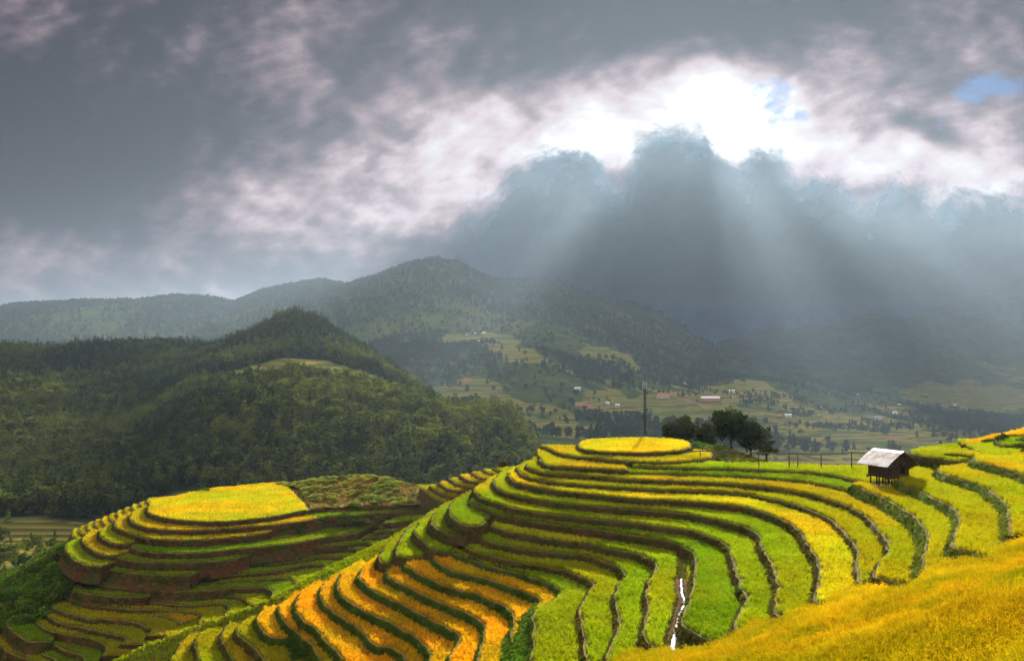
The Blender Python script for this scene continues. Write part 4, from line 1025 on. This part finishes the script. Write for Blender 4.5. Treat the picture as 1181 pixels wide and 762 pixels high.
for h_ in HS: house(*h_)
# ================================================================== hut on stilts
def build_hut():
    base = HUT.copy(); e = empty('stilt_hut', base, D2R(24)); e.scale = (.94, .94, .95)
    meta(e, 'small dark wooden hut on stilts under a pale sheet-metal roof', 'hut')
    # local x: across the gable front (towards the camera), y: ridge direction (front -y)
    W, L, fl, eave, ridge = 3.0, 2.5, .98, 2.5, 3.7
    for x in (-1.35, -.45, .45, 1.35):
        for y in (-1.1, 0, 1.1):
            b = MB(); b.tube([(x+random.uniform(-.05, .05), y, -.5), (x, y, fl+.05)], [.10, .085], 7); b.build('stilt', M['wood'], e)
    b = MB(); b.box((0, 0, fl+.06), (W+.3, L+.3, .12))
    for y in (-1.15, 1.15): b.tube([(-1.9, y, fl-.06), (1.75, y, fl-.02)], .07, 6)
    b.build('floor', M['wood'], e)
    w = MB(); n = 15                                  # plank walls, one open bay at the front
    for s in (-1, 1):
        for i in range(n):
            x = -W/2+W*(i+.5)/n; top = eave+(ridge-eave)*(1-abs(x)/(W/2+.2))-.1
            if s == -1 and .25 < x < 1.0: lo, hi = fl+.95, top
            else: lo, hi = fl+.1, top
            w.box((x, s*(L/2+random.uniform(-.015, .015)), (lo+hi)/2+random.uniform(-.02, .02)), (W/n-.012, .04, hi-lo))
    for s in (-1, 1):
        for i in range(12):
            y = -L/2+L*(i+.5)/12; w.box((s*(W/2+random.uniform(-.015, .015)), y, (fl+eave)/2), (.04, L/12-.012, eave-fl-.1))
    w.build('wall', M['wood'], e)
    t = MB()                                           # thatch hanging under the gable
    for i in range(260):
        x = random.uniform(-1.45, 1.5); z = eave+.55-abs(x)*.45+random.uniform(-.5, .12); l = random.uniform(.4, 1.)
        t.box((x, -L/2-.10-random.uniform(0, .16), z), (l, .03, .04), random.uniform(-.12, .12))
    t.build('gable_thatch', M['thatch'], e)
    def slope(side, m, name, thick=.05, ov=.55, corr=True):
        r = MB(); nx, ny = 30, 8; x0, x1 = 0, side*(W/2+ov+(.4 if side < 0 else 0)); z1 = eave-.25
        top = []; 
        for j in range(nx+1):
            y = -L/2-.75+(L+1.35)*j/nx
            for i in range(ny+1):
                f = i/ny; x = x0+(x1-x0)*f; z = ridge+(z1-ridge)*f+.10*math.sin(f*math.pi)+(.022*math.sin(j*2.1) if corr else random.uniform(-.05, .05))
                top.append((x, y, z))
        k = (nx+1)*(ny+1); vs = top+[(a, b_, c-thick) for a, b_, c in top]; fs = []
        for j in range(nx):
            for i in range(ny):
                a = j*(ny+1)+i; q = (a, a+1, a+ny+2, a+ny+1)
                fs.append(q if side > 0 else q[::-1]); fs.append(tuple(v+k for v in (q[::-1] if side > 0 else q)))
        rim = [i for i in range(ny+1)]+[j*(ny+1)+ny for j in range(1, nx+1)]+[nx*(ny+1)+i for i in range(ny-1, -1, -1)]+[j*(ny+1) for j in range(nx-1, 0, -1)]
        for i in range(len(rim)):
            a, b2 = rim[i], rim[(i+1) % len(rim)]; fs.append((a, b2, b2+k, a+k))
        r.quadlist(vs, fs); return r.build(name, m, e)
    r1 = slope(-1, M['sheet'], 'roof'); r1['label'] = 'pale sheet-metal side of the roof'
    r2 = slope(1, M['thatch'], 'roof', .12, .45, False); r2['label'] = 'dark thatched side of the roof'
    b = MB()
    for f in (.28, .6, .93):
        x = -(W/2+.55)*f; z = ridge+(eave-.25-ridge)*f+.10*math.sin(f*math.pi)+.06; b.tube([(x, -L/2-.8, z), (x, L/2+.62, z)], .035, 6)
    b.build('roof_pole', M['bamboo'], e)
    b = MB()
    for x in (-1.6, 1.75):
        b.tube([(0, -L/2-.6, ridge-.04), (x*1.1, -L/2-.6, eave-.3)], .05, 6)
    b.build('rafter', M['wood'], e)
    b = MB(); b.box((1.9, -1.25, .62), (.28, .22, .34), .3); tag = b.build('sack', M['sheet']); tag.location = base; tag.rotation_euler = e.rotation_euler
    meta(tag, 'small white sack standing by the front stilt of the hut', 'sack')
build_hut()
# ================================================================== bamboo rail along the flat terrace
def rail():
    posts = [(807.5, 520.5, 534), (838.5, 521, 536), (875, 522.5, 542), (910, 523.5, 541.5), (920, 524, 544), (947, 524.5, 543), (982, 522.5, 545)]
    e0 = at_z(875, 542, -12.5); e = empty('bamboo_rail', e0, 0); meta(e, 'long thin bamboo rail on slim posts crossing the flat green terrace to the hut', 'fence')
    inv = -e0; tops = []
    for x, yt, yb in posts:
        g = at_z(x, min(yb, 541.5), -12.5); top = at_d(x, yt-.5, g.y); b = MB()
        b.tube([g+inv-Vector((0, 0, .4)), (g+top)/2+inv+Vector((.02, 0, 0)), top+inv+Vector((0, 0, .18))], [.08, .07, .055], 7)
        b.build('post', M['bamboo'], e); tops.append(top+inv+Vector((0, .06, .02)))
    pre = at_d(792, 520.5, tops[0].y+e0.y+2)+inv
    line = [pre]+tops+[at_d(1076, 526.5, 88)+inv]
    b = MB()
    for i in range(len(line)-1):
        p, q = line[i], line[i+1]; mid = (p+q)/2-Vector((0, 0, .05)); b.tube([p, mid, q], [.075, .07, .065], 6)
    b.build('rail', M['bamboo'], e)
    g = at_z(838.5, 537, -12.5)+inv; b = MB(); b.tube([g+Vector((-.55, 0, -.1)), g+Vector((0, .1, .7))], .04, 6); b.tube([g+Vector((.5, 0, -.1)), g+Vector((0, .1, .7))], .035, 6)
    b.build('brace', M['bamboo'], e)
rail()
# ================================================================== mast
def mast():
    b0 = at_d(744, 512, 122); top = at_d(744, 440, 122); H = top.z-b0.z+3
    e = empty('radio_mast', (b0.x, b0.y, b0.z-3)); meta(e, 'tall slender grey radio mast rising behind the hilltop terrace', 'mast')
    b = MB(); r = .16
    legs = [(r*math.cos(a), r*math.sin(a)) for a in (.5, 2.6, 4.7)]
    for x, y in legs: b.tube([(x, y, 0), (x, y, H-.7)], .05, 6)
    n = 34
    for i in range(n):
        z0, z1 = H*.96*i/n, H*.96*(i+1)/n
        for k in range(3):
            p, q = legs[k], legs[(k+1) % 3]; b.tube([(p[0], p[1], z0), (q[0], q[1], z1)], .03, 4, cap=False)
    b.build('lattice', M['steel'], e)
    b = MB(); b.tube([(0, 0, H-1.2), (0, 0, H+.75)], [.05, .03], 7); b.build('tip', M['steel'], e)
    for k in range(3):
        a = k*2.094+.35; x, y = .30*math.cos(a), .30*math.sin(a); b = MB(); b.box((x, y, H-.55), (.11, .09, 1.1), a)
        p = b.build('antenna', M['antenna'], e)
        q = MB(); q.tube([(0, 0, H-.25), (x, y, H-.25), (x, y, H-.9), (0, 0, H-.9)], .022, 5); q.build('bracket', M['steel'], p)
mast()
# ================================================================== trees beyond the flat terrace
def single_tree(px, base, top, d, wpx, kind, col, label, seed, trunkvis=.35):
    rnd = random.Random(seed); b0 = at_d(px, base, d); t0 = at_d(px, top, d); H = t0.z-b0.z; R = wpx/F*d/2
    e = empty('tree', b0, rnd.uniform(0, 6)); meta(e, label, 'tree', None)
    if kind == 'round':
        lobes = [(0, 0, H*.60, R*.78, (H*.40)/(R*.78))]
        for k in range(9):
            a = k*.7+rnd.uniform(0, .5); f = rnd.uniform(.35, .62)
            lobes.append((R*f*math.cos(a), R*f*math.sin(a), H*rnd.uniform(trunkvis+.08, .82), R*rnd.uniform(.38, .52), .8))
        nl, ls = 9000, .34
    elif kind == 'spire':
        lobes = [(rnd.uniform(-.05, .05), 0, H*(.2+.13*i), R*(1-.14*i), .9) for i in range(6)]; nl, ls = 1600, .2
    else:                                              # pine with layered open branches
        lobes = []
        for i in range(16):
            a = i*2.4; f = 1-.045*i; z = H*(trunkvis+(1-trunkvis)*i/16)
            for q in (.45, .85): lobes.append((R*q*f*math.cos(a), R*q*f*math.sin(a), z+rnd.uniform(-.1, .1), R*.30*f+.08, .45))
        nl, ls = 4200, .28
    b, sh = crown_mesh('crown', lobes, nl, ls, seed, None)
    c = b.build('crown', leaf_mat('leaves_tree_%d' % seed, col, .45, .3, False), e); shade_attr(c.data, sh)
    trunk_mb(H*.85, max(.07, H*.028), [l[:3] for l in lobes[1:8]], seed).build('trunk', M['bark'], e)
TR = [(774, 517, 487, 124, 22, 'round', (.050, .055, .012), 'leftmost dark round tree behind the hilltop terrace', 101, .15),
      (790, 518, 479, 125, 28, 'round', (.045, .060, .012), 'tall dark round tree just left of the narrow conifer', 102, .15),
      (805, 516, 476, 127, 9, 'spire', (.022, .035, .012), 'narrow spiky conifer between the round trees', 103, .1),
      (815, 518, 489, 126, 22, 'round', (.045, .055, .012), 'low olive tree right of the narrow conifer', 104, .15),
      (843, 521, 472, 121, 42, 'round', (.030, .050, .010), 'largest dark broad tree with trunks showing below its crown', 105, .3),
      (866, 529, 484, 119, 34, 'round', (.028, .045, .012), 'dark tree joined to the right side of the largest tree', 106, .3),
      (884, 536, 492, 117, 28, 'pine', (.060, .070, .020), 'wispy open pine at the right end of the row of trees', 107, .3),
      (580, 545, 531, 128, 12, 'round', (.11, .10, .02), 'tiny lone tree on the skyline of the far shoulder', 108, .3)]
for t_ in TR: single_tree(*t_)
def bush(pts, r, col, label, seed, name='bush'):
    rnd = random.Random(seed); c0 = pts[0]; lobes = [(p.x-c0.x, p.y-c0.y, p.z-c0.z+r*.3, r*rnd.uniform(.7, 1.1), .75) for p in pts]
    e = empty(name, c0); meta(e, label, 'bush'); b, sh = crown_mesh('leaves', lobes, int(700*len(pts)), .16, seed, None)
    c = b.build('leaves', leaf_mat('leaves_bush_%d' % seed, col, .45, .4, False), e); shade_attr(c.data, sh)
    s = MB()
    c1 = [l for l in lobes]; s.tube([(0, 0, -.3)]+[(l[0], l[1], l[2]*.6) for l in c1], [.06]+[.03]*len(c1), 5)
    s.build('stem', M['bark'], e)
bush([at_z(x, y, z) for x, y, z in ((340, 752, -27.3), (333, 744, -27.1), (346, 746, -27.2), (352, 756, -27.6), (343, 762, -27.7))], .75, (.04, .10, .012), 'dark green leafy bush between the lowest orange plots', 201)
bush([at_z(x, y, z) for x, y, z in ((800, 516, -12.6), (806, 515, -12.5), (813, 516, -12.6))], .75, (.07, .21, .015), 'bright green bush behind the right end of the ring terrace', 202)
bush([at_z(x, y, z) for x, y, z in ((226, 567, -27.0), (232, 566, -27.0), (238, 567, -27.0))], .9, (.04, .08, .012), 'small dark bush on the skyline above the large yellow field', 203)
bush([at_z(x, y, z) for x, y, z in ((526, 573, -22.5), (524, 569, -21.8))], 1.1, (.022, .045, .012), 'dark pointed bush on the dip between the two hills', 204)
bush([at_z(x, y, z) for x, y, z in ((510, 577, -22.6), (516, 575, -22.3), (535, 569, -21.5), (543, 566, -21.), (552, 562, -20.6))], .9, (.05, .08, .015), 'low green bush row along the foot of the far shoulder', 205)
bush([at_z(x, y, z) for x, y, z in ((1153, 508, -9.2), (1157, 505, -9.0))], .6, (.05, .08, .015), 'small olive bush beside the right-hand grassy knob', 206)
bush([at_z(x, y, z) for x, y, z in ((985, 565, -12.7), (981, 567, -12.9))], .5, (.07, .14, .015), 'small green bush at the tip of the narrow green strip left of the hut', 207)
bush([at_z(x, y, z) for x, y, z in ((1178, 520, -9.9), (1180, 514, -9.6), (1184, 524, -9.9))], .9, (.06, .07, .015), 'tangled brown-green bush at the right edge below the orange plots', 208)
# ================================================================== stream
def stream():
    pts = spline([at_z(x, y, z) for x, y, z in ((785.5, 668, -17.35), (786, 682, -17.45), (789.5, 694, -17.5), (786, 704, -17.5), (783, 715, -17.55), (779, 730, -17.55), (776, 742, -17.6), (774, 760, -17.7))], .22)
    b = MB(); n = len(pts); vs = []
    for i, p in enumerate(pts):
        t = (pts[min(i+1, n-1)]-pts[max(0, i-1)]).normalized(); s = Vector((t.y, -t.x, 0)); w = (.075+.07*i/n)*(1+.45*noise.noise(p*4)); c = p+s*.10*noise.noise(p*3+Vector((5, 0, 0)))+Vector((0, 0, .06))
        vs += [c-s*w-Vector((0, 0, .04)), c-s*w*.4+Vector((0, 0, .03+.02*noise.noise(p*9))), c+s*w*.4+Vector((0, 0, .03)), c+s*w-Vector((0, 0, .04))]
    b.quadlist(vs, [(i*4+k, i*4+k+1, i*4+k+5, i*4+k+4) for i in range(n-1) for k in range(3)])
    meta(b.build('stream', M['water'], smooth=True), 'thin white stream running down the gully between green strips', 'stream', None, 'structure')
    # rough earth walls of the gully, both sides
    b = MB(); vs = []; fs = []
    for sd in (-1, 1):
        k0 = len(vs)
        for i, p in enumerate(pts):
            t = (pts[min(i+1, n-1)]-pts[max(0, i-1)]).normalized(); s = Vector((t.y, -t.x, 0))*sd
            for j, (o, h) in enumerate(((.10, -.12), (.18, .04), (.30, .10), (.42, .02), (.5, -.3))):
                vs.append(p+s*(o+.08*noise.noise(p*2+Vector((sd, j, 0))))+Vector((0, 0, h+.1*noise.noise(p*3+Vector((j, 0, sd))))))
        fs += [(k0+i*5+j, k0+i*5+j+1, k0+i*5+j+6, k0+i*5+j+5) for i in range(n-1) for j in range(4)]
    b.quadlist(vs, fs); meta(b.build('gully', M['bank_brown'], smooth=True), 'narrow earth gully carrying the white stream', 'gully', None, 'structure')
stream()
# ================================================================== air
def haze():
    b = MB(); x0, x1, y0, y1, z0, z1 = -6600, 6600, -150, 6400, -420, 475
    b.box(((x0+x1)/2, (y0+y1)/2, (z0+z1)/2), (x1-x0, y1-y0, z1-z0))
    m, nt, out = new_mat('haze'); v = nt.nodes.new('ShaderNodeVolumePrincipled')
    v.inputs['Color'].default_value = (.60, .79, 1.0, 1); v.inputs['Density'].default_value = HAZE_D; v.inputs['Anisotropy'].default_value = .5
    nt.links.new(v.outputs[0], out.inputs['Volume'])
    meta(b.build('haze', m), 'thin blue valley haze', 'haze', None, 'stuff')
# ================================================================== the dark cloud bank under the sun, which casts the shafts
def cloud_bank():
    """a low ceiling of cloud that slopes away: its near, ragged edge lies just under the sun"""
    nu, nv = 190, 80; us = np.linspace(-.36, 1.0, nu)
    tx = [(250, 345), (330, 325), (400, 312), (440, 298), (480, 272), (510, 268), (535, 240), (560, 240), (590, 200), (620, 182), (650, 170), (682, 160), (700, 192), (722, 210), (742, 168), (770, 148), (800, 144), (830, 147), (846, 180), (866, 192), (882, 162), (905, 172), (925, 214), (945, 220), (965, 196), (985, 206), (1005, 236), (1030, 212), (1070, 205), (1100, 250), (1125, 222), (1181, 226), (1300, 250), (1500, 265)]
    tx = np.array(tx, float); V = []; E = []; Q = []
    for side in (0, 1):
        for j in range(nv):
            for i in range(nu):
                u = us[i]; px = CX+u*F; vt = (HOR-np.interp(px, tx[:, 0], tx[:, 1]))/F+.030; v = -.06+(vt+.06)*j/(nv-1)
                d = float(np.interp(v, [-.1, .068, .10, .14, .18, .25, .33], [6900, 6850, 5450, 4100, 3500, 3000, 2750]))
                d *= 1+.035*noise.fractal(Vector((u*7, v*9, side*3.3)), 1., 2., 4); zz = v*d
                if side: zz += 150*math.sin(math.pi*min(1, (j+.01)/(nv-1)))+20
                if d < 6500: zz = max(zz, 492)
                V.append((u*d, d if not side else d+200, zz)); E.append((vt-v)/.06); Q.append((u*11, v*11, side*2.))
    k = nu*nv; fs = []
    for j in range(nv-1):
        for i in range(nu-1):
            a = j*nu+i; fs.append((a, a+1, a+nu+1, a+nu)); fs.append((k+a, k+a+nu, k+a+nu+1, k+a+1))
    o = mesh_obj('cloud', V, fs, [], smooth=True)
    a = o.data.attributes.new('rim', 'FLOAT', 'POINT'); a.data.foreach_set('value', np.array(E, dtype=np.float32))
    a = o.data.attributes.new('puff', 'FLOAT_VECTOR', 'POINT'); a.data.foreach_set('vector', np.array(Q, dtype=np.float32).ravel())
    m, nt, out = new_mat('cloud'); N = NT(nt)
    e = N.n('ShaderNodeAttribute', attribute_name='rim').outputs['Fac']; q = N.n('ShaderNodeAttribute', attribute_name='puff').outputs['Vector']
    n1 = N.noise(q, .85, 9, .64, .4); n2 = N.noise(q, 3.5, 6, .62, .3)
    al = N.m('ADD', N.m('MINIMUM', N.m('MULTIPLY', e, .8), 1.45), N.m('ADD', N.m('MULTIPLY_ADD', n1, 2.4, -1.45), N.m('MULTIPLY_ADD', n2, 1.0, -.5)))
    x = N.sep(q)[0]
    al = N.m('MULTIPLY', N.ss(al, .0, .78), N.ss(x, -3.4, .9))
    df = N.n('ShaderNodeBsdfDiffuse'); tr = N.n('ShaderNodeBsdfTranslucent'); tp = N.n('ShaderNodeBsdfTransparent')
    th = N.m('MULTIPLY', N.ss(n1, .3, .7, 1.35, .65), N.ss(N.sep(q)[1], .1, 1.1, 2.0, 1.))
    df.inputs[0].default_value = (1, 1, 1, 1); nt.links.new(N.vm('MULTIPLY', N.comb(th, th, th), BANK_COL), df.inputs[0]); tr.inputs[0].default_value = BANK_TR
    m1 = N.n('ShaderNodeAddShader'); nt.links.new(df.outputs[0], m1.inputs[0]); nt.links.new(tr.outputs[0], m1.inputs[1])
    m2 = N.n('ShaderNodeMixShader'); nt.links.new(al, m2.inputs[0]); nt.links.new(tp.outputs[0], m2.inputs[1]); nt.links.new(m1.outputs[0], m2.inputs[2])
    nt.links.new(m2.outputs[0], out.inputs[0]); o.data.materials.append(m)
    meta(o, 'dark blue-grey cloud bank below the sun, its ragged top edge cutting the light into shafts', 'cloud', None, 'stuff')
BANK_COL, BANK_TR = (.05, .12, .22), (.02, .04, .06, 1)
if not TEST:
    haze(); cloud_bank()
# ================================================================== sky: Nishita blue seen through broken cloud
w = bpy.data.worlds.new('World'); S.world = w; w.use_nodes = True; nt = w.node_tree; nt.nodes.clear(); N = NT(nt)
out = nt.nodes.new('ShaderNodeOutputWorld'); bg = nt.nodes.new('ShaderNodeBackground'); bg.inputs[1].default_value = .1
sky = N.n('ShaderNodeTexSky', sky_type='NISHITA', sun_disc=False); sky.sun_elevation = SUN_EL; sky.sun_rotation = SUN_AZ
g = N.n('ShaderNodeTexCoord').outputs['Generated']
x, y, z = N.sep(g)
yy = N.m('MAXIMUM', y, .05); u = N.m('DIVIDE', x, yy); v = N.m('DIVIDE', z, yy)     # tangent of bearing and of height above the horizon
def P2(px, py): return (px-CX)/F, (HOR-py)/F
# perspective of a cloud ceiling: stretch toward the horizon
front = N.ss(y, -.1, .3)
zz = N.m('MAXIMUM', N.m('ADD', z, .12), .02); cx, cy = N.m('DIVIDE', x, zz), N.m('DIVIDE', y, zz)
uv = N.comb(u, v, 0.)
SU, SV = P2(805, 100)
def clouds(du, dv):
    ub, vb = N.m('ADD', u, du), N.m('ADD', v, dv)
    st = N.comb(N.m('MULTIPLY_ADD', vb, .5, ub), N.m('MULTIPLY_ADD', ub, -.42, N.m('MULTIPLY', vb, 1.75)), 0.)
    a = N.noise(st, 2.3, 9, .50, .25); c = N.noise(st, 7.5, 8, .52, .15)
    return N.m('ADD', N.m('MULTIPLY', a, .70), N.m('MULTIPLY', c, .30))
tsu, tsv = N.m('SUBTRACT', SU, u), N.m('SUBTRACT', SV, v); ln = N.m('ADD', N.m('SQRT', N.m('ADD', N.m('MULTIPLY', tsu, tsu), N.m('MULTIPLY', tsv, tsv))), .02)
n0 = clouds(0., 0.); n1_ = clouds(N.m('DIVIDE', N.m('MULTIPLY', tsu, .020), ln), N.m('DIVIDE', N.m('MULTIPLY', tsv, .020), ln))
relief = N.m('SUBTRACT', n0, n1_)                                   # edges turned to the sun catch its light
n = N.m('SUBTRACT', n0, .5)
def lobe(px, py, rx, ry, rot=0., amp=1.):
    cu, cv = P2(px, py); c, s = math.cos(rot), math.sin(rot); du, dv = N.m('SUBTRACT', u, cu), N.m('SUBTRACT', v, cv)
    a = N.m('ADD', N.m('MULTIPLY', du, c*F/rx), N.m('MULTIPLY', dv, s*F/rx)); b = N.m('ADD', N.m('MULTIPLY', du, -s*F/ry), N.m('MULTIPLY', dv, c*F/ry))
    r = N.m('ADD', N.m('MULTIPLY', a, a), N.m('MULTIPLY', b, b))
    return N.m('MULTIPLY', N.m('POWER', 2.718, N.m('MULTIPLY', r, -1.)), amp)
def total(*ls):
    r = ls[0]
    for l in ls[1:]: r = N.m('ADD', r, l)
    return r
# brightness of the cloud by where the sun gets through it
light = total(lobe(810, 112, 110, 60, .1, .44), lobe(860, 165, 330, 85, -.05, .40), lobe(590, 175, 230, 58, .25, .36), lobe(330, 225, 190, 50, .1, .20), lobe(1090, 175, 200, 62, -.1, .32),
              lobe(440, 275, 150, 60, 0., .22), lobe(60, 285, 110, 26, 0., .10), lobe(1130, 40, 150, 60, 0., .22), lobe(270, 60, 150, 70, .2, .10), lobe(820, 100, 40, 26, .2, .5), lobe(330, 150, 180, 70, .2, .10), lobe(560, 110, 120, 34, .3, .08), lobe(960, 90, 120, 40, 0., .14),
              lobe(850, 0, 260, 36, 0., -.22), lobe(40, 90, 260, 120, 0., -.22), lobe(110, 195, 190, 60, 0., -.16), lobe(60, 340, 260, 30, 0., -.10), lobe(620, 58, 170, 34, .25, -.20), lobe(1080, 148, 60, 15, -.4, -.50), lobe(470, 20, 120, 40, .2, -.06), lobe(200, 330, 200, 18, 0., -.05))
light = N.m('MULTIPLY', light, front)
over = N.m('ADD', N.ss(z, .42, .75, 0., OVER), N.ss(y, .25, -.3, 0., .18))       # extra brightness added to the unseen sky overhead and behind, to light the terraces
br = N.m('ADD', N.m('ADD', N.m('ADD', light, over), .20), N.m('ADD', N.m('MULTIPLY', n, N.m('MULTIPLY_ADD', light, .6, 2.0)), N.m('MULTIPLY', relief, 3.4)))
cr = N.n('ShaderNodeValToRGB'); nt.links.new(br, cr.inputs[0]); el = cr.color_ramp.elements
el[0].position = 0.; el[0].color = (.020, .012, .026, 1); el[1].position = 1.; el[1].color = (1., .97, .97, 1)
for ps, c in ((.13, (.046, .028, .052)), (.28, (.125, .083, .118)), (.42, (.26, .178, .215)), (.56, (.47, .34, .38)), (.70, (.74, .57, .62)), (.84, (.85, .76, .79))):
    e_ = el.new(ps); e_.color = (*c, 1)
hot = N.ss(br, .9, 1.5, 1., 3.2)
cloud = N.vm('MULTIPLY', cr.outputs[0], N.comb(hot, hot, hot))
cloud = N.vm('MULTIPLY', cloud, (SKY_GAIN, SKY_GAIN, SKY_GAIN))
blue = total(lobe(885, 108, 46, 22, .3, 1.), lobe(935, 132, 32, 12, 0., .8), lobe(1140, 98, 60, 22, .15, 1.1), lobe(985, 150, 20, 9, 0., .5))
bm = N.m('MULTIPLY', N.ss(N.m('ADD', blue, N.m('MULTIPLY_ADD', N.noise(uv, 22., 6, .6, .3), 2.6, -1.3)), .45, 1.15), front)
bluec = N.vm('MULTIPLY', sky.outputs[0], (.035, .065, .15))
low = N.ss(v, -.05, .02)
col = N.mix(bm, cloud, bluec)
nt.links.new(col, bg.inputs[0]); nt.links.new(bg.outputs[0], out.inputs[0])
# ================================================================== sun, camera, view
sl_ = bpy.data.lights.new('sun', 'SUN'); sl_.energy = SUN_E; sl_.angle = D2R(SUN_ANG); sl_.color = (1, .93, .80)
so = link(bpy.data.objects.new('sun', sl_))
dirv = Vector((math.sin(SUN_AZ)*math.cos(SUN_EL), math.cos(SUN_AZ)*math.cos(SUN_EL), math.sin(SUN_EL)))
so.rotation_euler = dirv.to_track_quat('Z', 'Y').to_euler()
cam = bpy.data.cameras.new('camera'); co = link(bpy.data.objects.new('camera', cam)); co.rotation_euler = (math.pi/2+PITCH, 0, 0)
cam.sensor_width = 36; cam.lens = 36*F/1181; cam.clip_start = .1; cam.clip_end = 60000; S.camera = co
S.view_settings.view_transform = 'Standard'; S.view_settings.look = 'None'; S.view_settings.gamma = 1; S.view_settings.use_curve_mapping = False
S.view_settings.exposure = EXPO
cy = S.cycles; cy.use_denoising = True; cy.denoiser = 'OPENIMAGEDENOISE'; cy.max_bounces = 5; cy.diffuse_bounces = 3; cy.transmission_bounces = 4; cy.volume_bounces = 0
cy.transparent_max_bounces = 12; cy.use_adaptive_sampling = True; cy.adaptive_threshold = .02; cy.sample_clamp_indirect = 4
